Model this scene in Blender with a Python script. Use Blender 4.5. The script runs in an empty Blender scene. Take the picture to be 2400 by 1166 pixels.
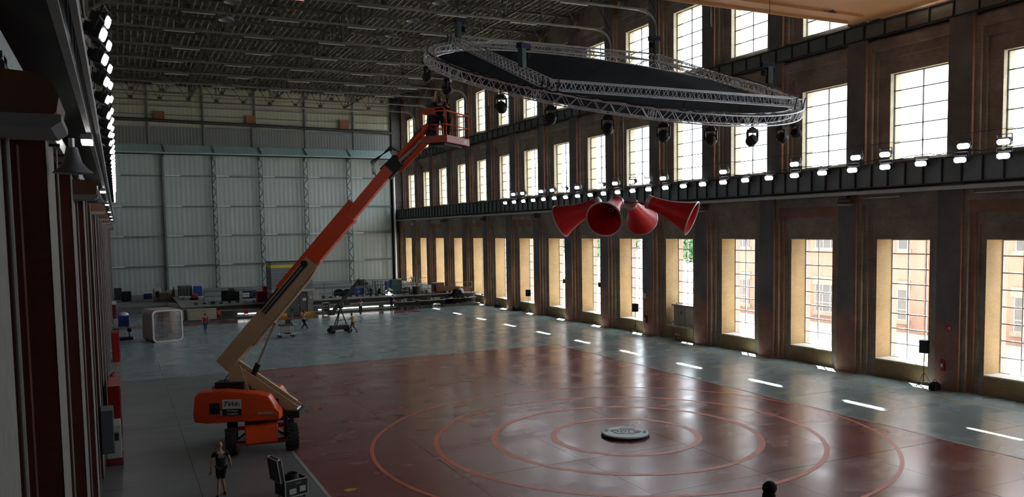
import bpy, bmesh, math, random
from math import sin, cos, pi, radians, sqrt, atan2
from mathutils import Vector, Matrix, Euler, Quaternion

# ---------------------------------------------------------------- camera, light, exposure
SC = bpy.context.scene
SC.view_settings.view_transform = 'Standard'
SC.view_settings.look = 'None'
SC.view_settings.exposure = 0.36
SC.view_settings.gamma = 1.0
SC.view_settings.use_curve_mapping = False
CAM_H = 8.4

def make_camera():
    f, px, py = 1912.0, 1200.0, 675.0
    VY = Vector((275 - px, -(556 - py), -f)).normalized()
    VX = Vector((5180 - px, -(475 - py), -f))
    VX = (VX - VY * VX.dot(VY)).normalized()
    VZ = VX.cross(VY)
    cd = bpy.data.cameras.new('camera')
    cd.sensor_width = 36.0
    cd.lens = 36.0 * f / 2400.0
    cd.shift_y = (py - 583.0) / 2400.0
    cd.clip_start = 0.05
    cd.clip_end = 600
    o = bpy.data.objects.new('camera', cd)
    SC.collection.objects.link(o)
    M = Matrix(((VX.x, VX.y, VX.z, 0), (VY.x, VY.y, VY.z, 0), (VZ.x, VZ.y, VZ.z, CAM_H), (0, 0, 0, 1)))
    o.matrix_world = M
    SC.camera = o
make_camera()

SKY = 7.0
w = bpy.data.worlds.new('sky')
SC.world = w
w.use_nodes = True
wn = w.node_tree.nodes
wb = wn.get('Background')
wb.inputs[0].default_value = (0.83, 0.92, 1.0, 1)
wb.inputs[1].default_value = SKY
SUN_DIR = Vector((-0.34, -0.42, -1.0)).normalized()
sd = bpy.data.lights.new('sun', 'SUN')
sd.energy = 90.0
sd.angle = radians(0.6)
sd.color = (1.0, 0.95, 0.86)
so = bpy.data.objects.new('sun', sd)
SC.collection.objects.link(so)
so.rotation_euler = SUN_DIR.to_track_quat('-Z', 'Y').to_euler()
so.location = (60, 60, 60)
SC.cycles.max_bounces = 9
SC.cycles.diffuse_bounces = 6
SC.cycles.glossy_bounces = 4
SC.cycles.transmission_bounces = 6
SC.cycles.transparent_max_bounces = 12
SC.cycles.sample_clamp_indirect = 5.0
SC.cycles.use_adaptive_sampling = True
SC.cycles.use_light_tree = False
SC.cycles.blur_glossy = 1.5
random.seed(4)
# sky portals in the window openings: they only tell the renderer where daylight enters
for _k, _y in enumerate([0.4, 6.7, 13.0, 19.3, 25.57, 31.9, 38.27, 44.77, 51.2, 57.6, 63.8, 70.1, 76.5, 82.6, 88.8, 94.9, 101.4, 107.5, 113.9]):
    for _z0, _z1 in ((.92, 7.6), (11.9, 16.6), (19.9, 24.5)):
        _l = bpy.data.lights.new('window_portal', 'AREA')
        _l.shape = 'RECTANGLE'
        _l.size = 3.7
        _l.size_y = _z1 - _z0
        _l.cycles.is_portal = True
        _o = bpy.data.objects.new('window_portal', _l)
        SC.collection.objects.link(_o)
        _o.location = (39.45, _y - 1.9, (_z0 + _z1)/2)
        _o.rotation_euler = Vector((-1, 0, 0)).to_track_quat('-Z', 'Z').to_euler()

# ---------------------------------------------------------------- helpers
COL = SC.collection

class MB:
    """collects shapes and links them as one mesh object"""
    def __init__(s):
        s.v, s.f, s.sm, s.mi = [], [], [], []
    def add(s, vs, fs, smooth=False, mi=0):
        b = len(s.v)
        s.v.extend([tuple(v) for v in vs])
        for f in fs:
            s.f.append(tuple(b + i for i in f))
            s.sm.append(smooth)
            s.mi.append(mi)
        return s
    def box(s, x0, x1, y0, y1, z0, z1, M=None, mi=0, bev=0.0):
        if bev > 0:
            return s.rbox(x0, x1, y0, y1, z0, z1, bev, M, mi)
        vs = [Vector(p) for p in ((x0,y0,z0),(x1,y0,z0),(x1,y1,z0),(x0,y1,z0),(x0,y0,z1),(x1,y0,z1),(x1,y1,z1),(x0,y1,z1))]
        if M is not None: vs = [M @ v for v in vs]
        return s.add(vs, [(0,3,2,1),(4,5,6,7),(0,1,5,4),(1,2,6,5),(2,3,7,6),(3,0,4,7)], False, mi)
    def rbox(s, x0, x1, y0, y1, z0, z1, r, M=None, mi=0):
        bm = bmesh.new()
        bmesh.ops.create_cube(bm, size=1.0)
        for v in bm.verts:
            v.co = Vector(((x0+x1)/2 + v.co.x*(x1-x0), (y0+y1)/2 + v.co.y*(y1-y0), (z0+z1)/2 + v.co.z*(z1-z0)))
        bmesh.ops.bevel(bm, geom=list(bm.edges), offset=r, segments=2, profile=0.6, affect='EDGES')
        vs = [(M @ v.co) if M is not None else v.co.copy() for v in bm.verts]
        fs = [[v.index for v in f.verts] for f in bm.faces]
        bm.free()
        return s.add(vs, fs, False, mi)
    def bar(s, p, q, a=0.1, b=None, mi=0, up=(0, 0, 1)):
        p, q = Vector(p), Vector(q)
        b = a if b is None else b
        d = q - p
        L = d.length
        if L < 1e-6: return s
        d = d / L
        u = Vector(up)
        if abs(d.dot(u)) > 0.98: u = Vector((1, 0, 0))
        r = d.cross(u).normalized()
        t = r.cross(d).normalized()
        vs = []
        for e in (p, q):
            for i, j in ((-1,-1),(1,-1),(1,1),(-1,1)):
                vs.append(e + r*(i*a/2) + t*(j*b/2))
        return s.add(vs, [(0,1,2,3)[::-1],(4,5,6,7),(0,1,5,4),(1,2,6,5),(2,3,7,6),(3,0,4,7)], False, mi)
    def tube(s, pts, r, n=8, cap=True, mi=0):
        pts = [Vector(p) for p in pts]
        rs = r if isinstance(r, (list, tuple)) else [r] * len(pts)
        vs, fs = [], []
        for k, p in enumerate(pts):
            d = (pts[min(k+1, len(pts)-1)] - pts[max(k-1, 0)]).normalized()
            u = Vector((0, 0, 1)) if abs(d.z) < 0.95 else Vector((1, 0, 0))
            a = d.cross(u).normalized()
            b = a.cross(d).normalized()
            for i in range(n):
                t = 2*pi*i/n
                vs.append(p + (a*cos(t) + b*sin(t)) * rs[k])
        for k in range(len(pts)-1):
            for i in range(n):
                j = (i+1) % n
                fs.append((k*n+i, (k+1)*n+i, (k+1)*n+j, k*n+j))
        s.add(vs, fs, True, mi)
        if cap:
            s.add(vs[:n], [tuple(range(n))], False, mi)
            s.add(vs[-n:], [tuple(range(n))[::-1]], False, mi)
        return s
    def cyl(s, c, r, h, n=16, axis='Z', mi=0):
        c = Vector(c)
        d = {'X': Vector((1,0,0)), 'Y': Vector((0,1,0)), 'Z': Vector((0,0,1))}[axis]
        return s.tube([c - d*h/2, c + d*h/2], r, n, True, mi)
    def lathe(s, prof, n=24, M=None, mi=0, smooth=True):
        vs, fs = [], []
        for (r, z) in prof:
            for i in range(n):
                t = 2*pi*i/n
                v = Vector((r*cos(t), r*sin(t), z))
                vs.append(M @ v if M is not None else v)
        for k in range(len(prof)-1):
            for i in range(n):
                j = (i+1) % n
                fs.append((k*n+i, k*n+j, (k+1)*n+j, (k+1)*n+i))
        return s.add(vs, fs, smooth, mi)
    def ell(s, c, rx, ry, rz, n=12, m=8, M=None, mi=0):
        vs, fs = [], []
        c = Vector(c)
        for k in range(m+1):
            ph = -pi/2 + pi*k/m
            for i in range(n):
                t = 2*pi*i/n
                v = Vector((rx*cos(ph)*cos(t), ry*cos(ph)*sin(t), rz*sin(ph)))
                if M is not None: v = M @ v
                vs.append(c + v)
        for k in range(m):
            for i in range(n):
                j = (i+1) % n
                fs.append((k*n+i, k*n+j, (k+1)*n+j, (k+1)*n+i))
        return s.add(vs, fs, True, mi)
    def prism(s, poly, d0, d1, axis='Y', M=None, mi=0):
        """poly: 2D outline, extruded along axis (Y: points are x,z; X: y,z; Z: x,y)"""
        def P(a, b, d):
            v = {'Y': Vector((a, d, b)), 'X': Vector((d, a, b)), 'Z': Vector((a, b, d))}[axis]
            return M @ v if M is not None else v
        n = len(poly)
        vs = [P(a, b, d0) for a, b in poly] + [P(a, b, d1) for a, b in poly]
        fs = [tuple(range(n)), tuple(range(n, 2*n))[::-1]]
        fs += [(i, n+i, n+(i+1) % n, (i+1) % n) for i in range(n)]
        return s.add(vs, fs, False, mi)
    def mesh(s, name='m'):
        me = bpy.data.meshes.new(name)
        me.from_pydata(s.v, [], s.f)
        me.polygons.foreach_set('use_smooth', s.sm)
        me.polygons.foreach_set('material_index', s.mi)
        bm = bmesh.new()
        bm.from_mesh(me)
        bmesh.ops.recalc_face_normals(bm, faces=bm.faces)
        bm.to_mesh(me)
        bm.free()
        if any(s.sm): me.set_sharp_from_angle(angle=radians(38))
        me.update()
        return me
    def build(s, name, mat, parent=None, loc=None, rot=None, kind=None):
        me = s.mesh(name)
        for m in (mat if isinstance(mat, (list, tuple)) else [mat]):
            me.materials.append(m)
        return put(name, me, parent, loc, rot, kind)

def put(name, me, parent=None, loc=None, rot=None, kind=None):
    o = bpy.data.objects.new(name, me)
    COL.objects.link(o)
    if parent is not None: o.parent = parent
    if loc is not None: o.location = loc
    if rot is not None: o.rotation_euler = rot
    if kind: o['kind'] = kind
    return o

def tag(o, label, cat, group=None):
    o['label'] = label
    o['category'] = cat
    if group: o['group'] = group
    return o

def thing(name, label, cat, loc=(0, 0, 0), rot=(0, 0, 0), group=None):
    o = bpy.data.objects.new(name, None)
    COL.objects.link(o)
    o.location = loc
    o.rotation_euler = rot
    o.empty_display_size = 0.2
    return tag(o, label, cat, group)

def copy_tree(o, parent=None):
    c = o.copy()
    COL.objects.link(c)
    c.parent = parent
    for ch in list(o.children):
        copy_tree(ch, c)
    return c

def struct(name):
    o = bpy.data.objects.new(name, None)
    COL.objects.link(o)
    o['kind'] = 'structure'
    return o


ORD = ['first', 'second', 'third', 'fourth', 'fifth', 'sixth', 'seventh', 'eighth', 'ninth', 'tenth', 'eleventh', 'twelfth', 'thirteenth', 'fourteenth', 'fifteenth', 'sixteenth', 'seventeenth', 'eighteenth', 'nineteenth', 'twentieth'] + ['twenty-' + w for w in ('first', 'second', 'third', 'fourth', 'fifth', 'sixth', 'seventh', 'eighth', 'ninth')] + ['thirtieth', 'thirty-first', 'thirty-second']
# ---------------------------------------------------------------- materials
def newmat(name):
    m = bpy.data.materials.new(name)
    m.use_nodes = True
    nt = m.node_tree
    return m, nt, nt.nodes, nt.links, nt.nodes['Principled BSDF']

def plain(name, col, rough=0.6, metal=0.0, var=0.12, scale=3.0, bump=0.0, emit=None, estr=0.0, spec=0.5):
    m, nt, N, L, P = newmat(name)
    tc = N.new('ShaderNodeTexCoord')
    nz = N.new('ShaderNodeTexNoise')
    nz.inputs['Scale'].default_value = scale
    nz.inputs['Detail'].default_value = 4
    L.new(tc.outputs['Object'], nz.inputs['Vector'])
    mx = N.new('ShaderNodeMix')
    mx.data_type = 'RGBA'
    mx.inputs[6].default_value = (*[max(0, c*(1-var)) for c in col], 1)
    mx.inputs[7].default_value = (*[min(1, c*(1+var)) for c in col], 1)
    L.new(nz.outputs['Fac'], mx.inputs[0])
    L.new(mx.outputs[2], P.inputs['Base Color'])
    P.inputs['Roughness'].default_value = rough
    P.inputs['Metallic'].default_value = metal
    P.inputs['Specular IOR Level'].default_value = spec
    if bump:
        b = N.new('ShaderNodeBump')
        b.inputs['Strength'].default_value = bump
        b.inputs['Distance'].default_value = 0.02
        L.new(nz.outputs['Fac'], b.inputs['Height'])
        L.new(b.outputs[0], P.inputs['Normal'])
    if emit:
        P.inputs['Emission Color'].default_value = (*emit, 1)
        P.inputs['Emission Strength'].default_value = estr
    return m

def brickmat(name, c1, c2, mortar, axis='X', bw=0.22, bh=0.07, dark=None, zsplit=None, rough=0.75, bumps=0.35, stain=0.5):
    """brick courses mapped in world metres on a wall facing along axis (or its returns)"""
    m, nt, N, L, P = newmat(name)
    geo = N.new('ShaderNodeNewGeometry')
    sp = N.new('ShaderNodeSeparateXYZ')
    L.new(geo.outputs['Position'], sp.inputs[0])
    ad = N.new('ShaderNodeMath'); ad.operation = 'ADD'
    L.new(sp.outputs[0], ad.inputs[0]); L.new(sp.outputs[1], ad.inputs[1])
    cb = N.new('ShaderNodeCombineXYZ')
    L.new(ad.outputs[0], cb.inputs[0]); L.new(sp.outputs[2], cb.inputs[1])
    bt = N.new('ShaderNodeTexBrick')
    bt.inputs['Scale'].default_value = 1.0
    bt.inputs['Brick Width'].default_value = bw
    bt.inputs['Row Height'].default_value = bh
    bt.inputs['Mortar Size'].default_value = 0.008
    bt.inputs['Mortar Smooth'].default_value = 0.2
    bt.inputs['Color1'].default_value = (*c1, 1)
    bt.inputs['Color2'].default_value = (*c2, 1)
    bt.inputs['Mortar'].default_value = (*mortar, 1)
    L.new(cb.outputs[0], bt.inputs['Vector'])
    nz = N.new('ShaderNodeTexNoise')
    nz.inputs['Scale'].default_value = 0.55
    nz.inputs['Detail'].default_value = 6
    nz.inputs['Roughness'].default_value = 0.65
    L.new(geo.outputs['Position'], nz.inputs['Vector'])
    rp = N.new('ShaderNodeMapRange')
    rp.inputs['From Min'].default_value = 0.3
    rp.inputs['From Max'].default_value = 0.75
    rp.inputs['To Min'].default_value = 1.0
    rp.inputs['To Max'].default_value = 1.0 - stain
    L.new(nz.outputs['Fac'], rp.inputs['Value'])
    mu = N.new('ShaderNodeMix'); mu.data_type = 'RGBA'; mu.blend_type = 'MULTIPLY'
    mu.inputs[0].default_value = 1.0
    L.new(bt.outputs['Color'], mu.inputs[6]); L.new(rp.outputs[0], mu.inputs[7])
    out = mu.outputs[2]
    if dark:
        # upper part of the shaft turns dark grey above a soft, uneven line
        wz = N.new('ShaderNodeMath'); wz.operation = 'MULTIPLY_ADD'
        wz.inputs[1].default_value = 2.2
        L.new(nz.outputs['Fac'], wz.inputs[0]); L.new(sp.outputs[2], wz.inputs[2])
        mr = N.new('ShaderNodeMapRange')
        mr.inputs['From Min'].default_value = zsplit
        mr.inputs['From Max'].default_value = zsplit + 0.9
        L.new(wz.outputs[0], mr.inputs['Value'])
        m2 = N.new('ShaderNodeMix'); m2.data_type = 'RGBA'
        m3 = N.new('ShaderNodeMix'); m3.data_type = 'RGBA'; m3.blend_type = 'MULTIPLY'; m3.inputs[0].default_value = 1
        m3.inputs[6].default_value = (*dark, 1)
        L.new(rp.outputs[0], m3.inputs[7])
        L.new(mr.outputs[0], m2.inputs[0]); L.new(out, m2.inputs[6]); L.new(m3.outputs[2], m2.inputs[7])
        out = m2.outputs[2]
    L.new(out, P.inputs['Base Color'])
    P.inputs['Roughness'].default_value = rough
    b = N.new('ShaderNodeBump')
    b.inputs['Strength'].default_value = bumps
    b.inputs['Distance'].default_value = 0.015
    b.invert = True
    L.new(bt.outputs['Fac'], b.inputs['Height'])
    L.new(b.outputs[0], P.inputs['Normal'])
    return m

def floormat(name, c1, c2, rough=0.22, worn=0.35):
    m, nt, N, L, P = newmat(name)
    geo = N.new('ShaderNodeNewGeometry')
    n1 = N.new('ShaderNodeTexNoise'); n1.inputs['Scale'].default_value = 0.22; n1.inputs['Detail'].default_value = 2.5; n1.inputs['Roughness'].default_value = 0.55
    mp = N.new('ShaderNodeMapping'); mp.inputs['Scale'].default_value = (0.6, 0.9, 1)
    n2 = N.new('ShaderNodeTexNoise'); n2.inputs['Scale'].default_value = 0.7; n2.inputs['Detail'].default_value = 2
    L.new(geo.outputs['Position'], n1.inputs['Vector'])
    L.new(geo.outputs['Position'], mp.inputs['Vector'])
    L.new(mp.outputs[0], n2.inputs['Vector'])
    mx = N.new('ShaderNodeMix'); mx.data_type = 'RGBA'
    mx.inputs[6].default_value = (*c1, 1); mx.inputs[7].default_value = (*c2, 1)
    r1 = N.new('ShaderNodeMapRange'); r1.inputs['From Min'].default_value = 0.25; r1.inputs['From Max'].default_value = 0.78
    L.new(n1.outputs['Fac'], r1.inputs['Value']); L.new(r1.outputs[0], mx.inputs[0])
    L.new(mx.outputs[2], P.inputs['Base Color'])
    r2 = N.new('ShaderNodeMapRange'); r2.inputs['From Min'].default_value = 0.3; r2.inputs['From Max'].default_value = 0.75
    r2.inputs['To Min'].default_value = rough; r2.inputs['To Max'].default_value = rough + 0.12
    L.new(n2.outputs['Fac'], r2.inputs['Value']); L.new(r2.outputs[0], P.inputs['Roughness'])
    return m

def glassmat(name, tint=(1, 1, 1), gloss=0.08):
    m, nt, N, L, P = newmat(name)
    tr = N.new('ShaderNodeBsdfTransparent'); tr.inputs[0].default_value = (*tint, 1)
    gl = N.new('ShaderNodeBsdfGlossy'); gl.inputs['Roughness'].default_value = 0.03
    mx = N.new('ShaderNodeMixShader'); mx.inputs[0].default_value = gloss
    L.new(tr.outputs[0], mx.inputs[1]); L.new(gl.outputs[0], mx.inputs[2])
    L.new(mx.outputs[0], N['Material Output'].inputs['Surface'])
    return m

def lampmat(name, col, strength):
    m, nt, N, L, P = newmat(name)
    e = N.new('ShaderNodeEmission'); e.inputs[0].default_value = (*col, 1); e.inputs[1].default_value = strength
    L.new(e.outputs[0], N['Material Output'].inputs['Surface'])
    return m

def corrugated(name, col, pitch=0.2, depth=0.4, rough=0.5, vary=0.12, horiz=False):
    m, nt, N, L, P = newmat(name)
    geo = N.new('ShaderNodeNewGeometry'); sp = N.new('ShaderNodeSeparateXYZ')
    L.new(geo.outputs['Position'], sp.inputs[0])
    k = N.new('ShaderNodeMath'); k.operation = 'MULTIPLY'; k.inputs[1].default_value = 2*pi/pitch
    L.new(sp.outputs[2 if horiz else 0], k.inputs[0])
    sn = N.new('ShaderNodeMath'); sn.operation = 'SINE'
    L.new(k.outputs[0], sn.inputs[0])
    b = N.new('ShaderNodeBump'); b.inputs['Strength'].default_value = depth; b.inputs['Distance'].default_value = 0.03
    L.new(sn.outputs[0], b.inputs['Height']); L.new(b.outputs[0], P.inputs['Normal'])
    mp = N.new('ShaderNodeMapping'); mp.inputs['Scale'].default_value = (1.1, 1.1, 0.12)
    nz = N.new('ShaderNodeTexNoise'); nz.inputs['Scale'].default_value = 1.0; nz.inputs['Detail'].default_value = 6
    L.new(geo.outputs['Position'], mp.inputs['Vector']); L.new(mp.outputs[0], nz.inputs['Vector'])
    mx = N.new('ShaderNodeMix'); mx.data_type = 'RGBA'
    mx.inputs[6].default_value = (*[c*(1-vary) for c in col], 1); mx.inputs[7].default_value = (*[min(1, c*(1+vary)) for c in col], 1)
    L.new(nz.outputs['Fac'], mx.inputs[0]); L.new(mx.outputs[2], P.inputs['Base Color'])
    P.inputs['Roughness'].default_value = rough
    return m

M = {}
M['brick_pil'] = brickmat('brick_pilaster', (0.46, 0.19, 0.13), (0.36, 0.16, 0.115), (0.42, 0.30, 0.23), dark=(0.22, 0.215, 0.22), zsplit=4.0)
M['brick_side'] = brickmat('brick_red_brown', (0.46, 0.21, 0.14), (0.37, 0.18, 0.125), (0.42, 0.31, 0.24))
M['brick_panel'] = brickmat('brick_brown', (0.46, 0.375, 0.30), (0.37, 0.305, 0.245), (0.48, 0.41, 0.34), stain=0.6)
M['brick_up'] = brickmat('brick_upper', (0.50, 0.42, 0.345), (0.41, 0.345, 0.28), (0.52, 0.46, 0.39), stain=0.6)
M['brick_pale'] = brickmat('brick_pale', (0.50, 0.42, 0.27), (0.42, 0.35, 0.22), (0.55, 0.5, 0.38), stain=0.3, bumps=0.5)
M['brick_yel'] = brickmat('brick_yellow', (0.40, 0.27, 0.115), (0.32, 0.215, 0.09), (0.48, 0.38, 0.24), bw=0.22, stain=0.35, bumps=0.5)
M['brick_out'] = brickmat('brick_outside', (0.36, 0.20, 0.15), (0.30, 0.17, 0.13), (0.38, 0.33, 0.28), stain=0.2)
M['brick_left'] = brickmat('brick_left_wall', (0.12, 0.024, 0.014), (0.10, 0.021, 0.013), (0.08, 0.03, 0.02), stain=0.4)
M['sill'] = plain('sill_stone', (0.62, 0.60, 0.55), 0.7, var=0.1)
M['pipe_dull'] = plain('pipe_dull', (0.22, 0.22, 0.21), 0.5, 0.1)
M['plaster'] = plain('pilaster_grey_brick', (0.20, 0.195, 0.18), 0.8, var=0.25, scale=6, bump=0.5)
M['floor_blue'] = floormat('floor_blue_grey', (0.21, 0.275, 0.285), (0.265, 0.335, 0.345), 0.21)
M['floor_grey'] = floormat('floor_grey', (0.15, 0.158, 0.158), (0.21, 0.218, 0.218), 0.32)
M['floor_red'] = floormat('floor_red', (0.20, 0.054, 0.054), (0.245, 0.075, 0.073), 0.19)
M['floor_base'] = plain('floor_joint', (0.05, 0.05, 0.05), 0.8)
M['line_red'] = plain('paint_orange_red', (0.66, 0.15, 0.085), 0.35, var=0.15)
M['line_pale'] = plain('paint_pale', (0.34, 0.33, 0.30), 0.5, var=0.3)
M['line_yel'] = plain('paint_yellow', (0.45, 0.28, 0.05), 0.5, var=0.3)
M['steel_blue'] = plain('steel_blue_grey', (0.17, 0.20, 0.21), 0.55, 0.1, var=0.25, scale=1.5)
M['steel_dark'] = plain('steel_dark', (0.035, 0.038, 0.04), 0.6, 0.2, var=0.3)
M['steel_roof'] = plain('roof_steel', (0.06, 0.056, 0.045), 0.6, 0.1, var=0.3)
M['steel_light'] = plain('galvanised', (0.45, 0.48, 0.48), 0.4, 0.5, var=0.2)
M['emblem_plate'] = plain('emblem_plate', (0.72, 0.84, 0.86), 0.5, 0.0, var=0.1)
M['alu'] = plain('aluminium', (0.78, 0.80, 0.83), 0.32, 0.3, var=0.08)
M['deck'] = plain('roof_deck', (0.15, 0.142, 0.105), 0.85, var=0.2, scale=0.7)
M['purlin'] = plain('purlin_paint', (0.27, 0.255, 0.205), 0.7, var=0.25)
M['sheet'] = corrugated('wall_sheet', (0.43, 0.51, 0.50), 0.6, 0.25)
M['sheet_cream'] = corrugated('wall_sheet_cream', (0.42, 0.42, 0.31), 0.5, 0.25)
M['sheet_teal'] = corrugated('canopy_sheet', (0.36, 0.50, 0.50), 0.6, 0.2)
M['band_dark'] = corrugated('lintel_sheet', (0.15, 0.165, 0.16), 0.4, 0.2)
M['frame_white'] = plain('window_bar_white', (0.55, 0.57, 0.58), 0.5)
M['glass'] = glassmat('window_glass')
M['black'] = plain('black_plastic', (0.012, 0.012, 0.014), 0.5)
M['rubber'] = plain('rubber', (0.016, 0.016, 0.017), 0.8, var=0.3)
M['black_cloth'] = plain('black_cloth', (0.010, 0.011, 0.014), 0.95)
M['lamp'] = lampmat('lamp_white', (0.95, 0.93, 1.0), 16.0)
M['lamp_panel'] = lampmat('lamp_panel_warm', (1.0, 0.98, 0.9), 9.0)
M['tube_lit'] = lampmat('tube_lit', (0.95, 1.0, 0.97), 3.5)
M['tube_pink'] = lampmat('tube_pink', (0.85, 0.42, 0.38), 0.6)
M['tube_off'] = plain('tube_white', (0.52, 0.50, 0.46), 0.35)
M['chord'] = plain('roof_chord', (0.12, 0.115, 0.10), 0.5, 0.1, var=0.3)
M['orange'] = plain('orange_paint', (0.78, 0.085, 0.018), 0.32, var=0.08)
M['orange_dark'] = plain('orange_paint_worn', (0.55, 0.075, 0.025), 0.42, var=0.2)
M['beige'] = plain('beige_paint', (0.56, 0.42, 0.25), 0.42, var=0.12)
M['crane'] = plain('crane_tan', (0.50, 0.26, 0.11), 0.5, var=0.12, scale=0.6)
M['red_horn'] = plain('horn_red', (0.74, 0.028, 0.035), 0.38, var=0.06)
M['horn_white'] = plain('horn_silver', (0.62, 0.60, 0.60), 0.3, 0.4, var=0.05)
M['scrim'] = plain('scrim_navy', (0.006, 0.010, 0.020), 0.95, var=0.15, scale=0.6, spec=0.2)
M['white'] = plain('white_shell', (0.72, 0.72, 0.70), 0.4, var=0.05)
M['pod_side'] = plain('pod_shell', (0.42, 0.40, 0.38), 0.5, var=0.06)
M['tint_glass'] = glassmat('tint_glass', (0.55, 0.58, 0.58), 0.12)
M['grey'] = plain('grey_paint', (0.20, 0.21, 0.22), 0.5)
M['grey_door'] = plain('door_grey', (0.075, 0.09, 0.10), 0.5)
M['grey_light'] = plain('grey_light', (0.40, 0.40, 0.38), 0.6)
M['concrete'] = plain('concrete', (0.22, 0.23, 0.23), 0.8, var=0.3, scale=0.8)
M['concrete_dark'] = plain('concrete_dark', (0.09, 0.09, 0.08), 0.85, var=0.4, scale=1.2)
M['blue'] = plain('blue_plastic', (0.02, 0.06, 0.30), 0.45)
M['navy'] = plain('navy', (0.012, 0.018, 0.06), 0.8)
M['red'] = plain('red_paint', (0.36, 0.012, 0.012), 0.45)
M['red_dark'] = plain('red_dark', (0.14, 0.014, 0.018), 0.5)
M['yellow'] = plain('yellow_paint', (0.60, 0.36, 0.03), 0.5)
M['yellow_bright'] = plain('yellow_bright', (0.70, 0.56, 0.04), 0.5)
M['brown'] = plain('brown_box', (0.10, 0.045, 0.02), 0.45, var=0.3)
M['plate_brown'] = plain('plate_brown', (0.20, 0.085, 0.035), 0.6, var=0.3)
M['wood'] = plain('wood', (0.34, 0.24, 0.13), 0.6, var=0.3, scale=8)
M['bag'] = plain('grey_bag', (0.42, 0.43, 0.44), 0.7, var=0.3)
M['mdf'] = plain('board_beige', (0.36, 0.34, 0.29), 0.7)
M['green_dark'] = plain('green_dark', (0.04, 0.085, 0.08), 0.6, var=0.3)
M['skin'] = plain('skin', (0.46, 0.25, 0.17), 0.55, var=0.05)
M['skin_dark'] = plain('skin_dark', (0.13, 0.065, 0.04), 0.55, var=0.05)
M['hair'] = plain('hair_dark', (0.02, 0.013, 0.01), 0.6)
M['hair_brown'] = plain('hair_brown', (0.09, 0.045, 0.022), 0.6)
M['jeans'] = plain('jeans', (0.03, 0.08, 0.15), 0.85, var=0.2)
M['shirt_red'] = plain('shirt_red', (0.20, 0.035, 0.03), 0.85)
M['shirt_white'] = plain('shirt_white', (0.62, 0.63, 0.64), 0.85)
M['shirt_lilac'] = plain('shirt_lilac', (0.42, 0.38, 0.44), 0.85)
M['shirt_orange'] = plain('shirt_orange', (0.58, 0.25, 0.03), 0.85)
M['khaki'] = plain('khaki', (0.09, 0.075, 0.05), 0.9)
M['leaf'] = plain('leaf_green', (0.05, 0.13, 0.05), 0.7, var=0.4, scale=2)
M['bark'] = plain('bark', (0.12, 0.08, 0.05), 0.9)
M['yard'] = plain('yard_paving', (0.30, 0.29, 0.27), 0.9, var=0.1, scale=0.3)
M['render_pale'] = plain('render_pale', (0.30, 0.28, 0.23), 0.9)
M['glass_dark'] = plain('window_dark', (0.09, 0.10, 0.11), 0.3)

CM = SC.camera.matrix_world.to_3x3()
def at(u, v, Y):
    """world point seen at photo pixel (u, v) at the given depth Y along the hall"""
    d = CM @ Vector((u - 1200, -(v - 675), -1912))
    t = Y / d.y
    return Vector((d.x*t, Y, CAM_H + d.z*t))
def onfloor(u, v, z=0.0):
    d = CM @ Vector((u - 1200, -(v - 675), -1912))
    t = (z - CAM_H) / d.z
    return Vector((d.x*t, d.y*t, z))

# ---------------------------------------------------------------- the hall
YF = [-5.9, 0.4, 6.7, 13.0, 19.3, 25.57, 31.9, 38.27, 44.77, 51.2, 57.6, 63.8, 70.1, 76.5, 82.6, 88.8, 94.9, 101.4, 107.5, 113.9]
YB = 115.8
Y0 = -8.0
wr = struct('wall_right')
wl = struct('wall_left')
fl = struct('floor')
ce = struct('ceiling')
wback = struct('wall_back')
wfront = struct('wall_front')

# floor: a base and the cast slabs, joints open
MB().box(-3.0, 39.4, Y0-1, YB+1, -0.6, -0.05).build('floor_base', M['floor_base'], fl)
def grid(a, b, n): return [a + (b-a)*i/n for i in range(n+1)]
xs = [-1.8, 2.1, 5.75] + grid(5.75, 28.6, 5)[1:] + [33.2, 37.85]
ys = [-8.0, -2.5] + grid(3.0, 52.1, 11) + grid(52.1, 81.4, 6)[1:] + [84.3] + grid(84.3, 116.0, 6)[1:]
for i in range(len(xs)-1):
    for j in range(len(ys)-1):
        xm, ym = (xs[i]+xs[i+1])/2, (ys[j]+ys[j+1])/2
        m = 'floor_blue'
        if xm < 5.75 and ym < 52.1: m = 'floor_grey'
        elif 5.75 < xm < 28.6 and 3.0 < ym < 52.1: m = 'floor_red'
        elif 81.4 < ym < 84.3 and xm < 27.5: m = 'floor_red'
        dz = random.uniform(-0.002, 0.002)
        MB().box(xs[i]+.007, xs[i+1]-.007, ys[j]+.007, ys[j+1]-.007, -0.06, dz).build('floor_slab', M[m], fl)
# painted marks
def ring_mesh(r, w, n=160):
    mb = MB()
    vs, fs = [], []
    for i in range(n):
        t = 2*pi*i/n
        for rr in (r-w/2, r+w/2):
            vs.append((rr*cos(t), rr*sin(t), 0.006))
    for i in range(n):
        j = (i+1) % n
        fs.append((2*i, 2*i+1, 2*j+1, 2*j))
    return mb.add(vs, fs)
CX, CY = 18.25, 27.5
for r, wd in ((2.92, .27), (5.33, .25), (7.66, .20), (10.17, .15)):
    ring_mesh(r, wd).build('painted_circle', M['line_red'], fl, (CX, CY, 0))
MB().box(5.66, 5.78, 3.0, 52.1, 0.002, 0.006).box(5.75, 28.6, 52.05, 52.13, 0.002, 0.006).box(28.55, 28.65, 3, 52.1, 0.002, 0.005).build('painted_line', M['line_pale'], fl)
MB().box(20, 27.2, 84.15, 84.25, 0.002, 0.006).box(27.1, 27.25, 81.4, 84.2, 0.002, 0.006).build('painted_line', M['line_pale'], fl)
for y in (33, 38.5, 44, 50, 57, 66):
    MB().box(-.45, -.33, y, y+2.4, 0.002, 0.006).build('painted_mark', M['line_yel'], fl)
MB().box(35.4, 35.5, 15, 84, 0.002, 0.006).build('painted_line', M['line_yel'], fl)
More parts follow.
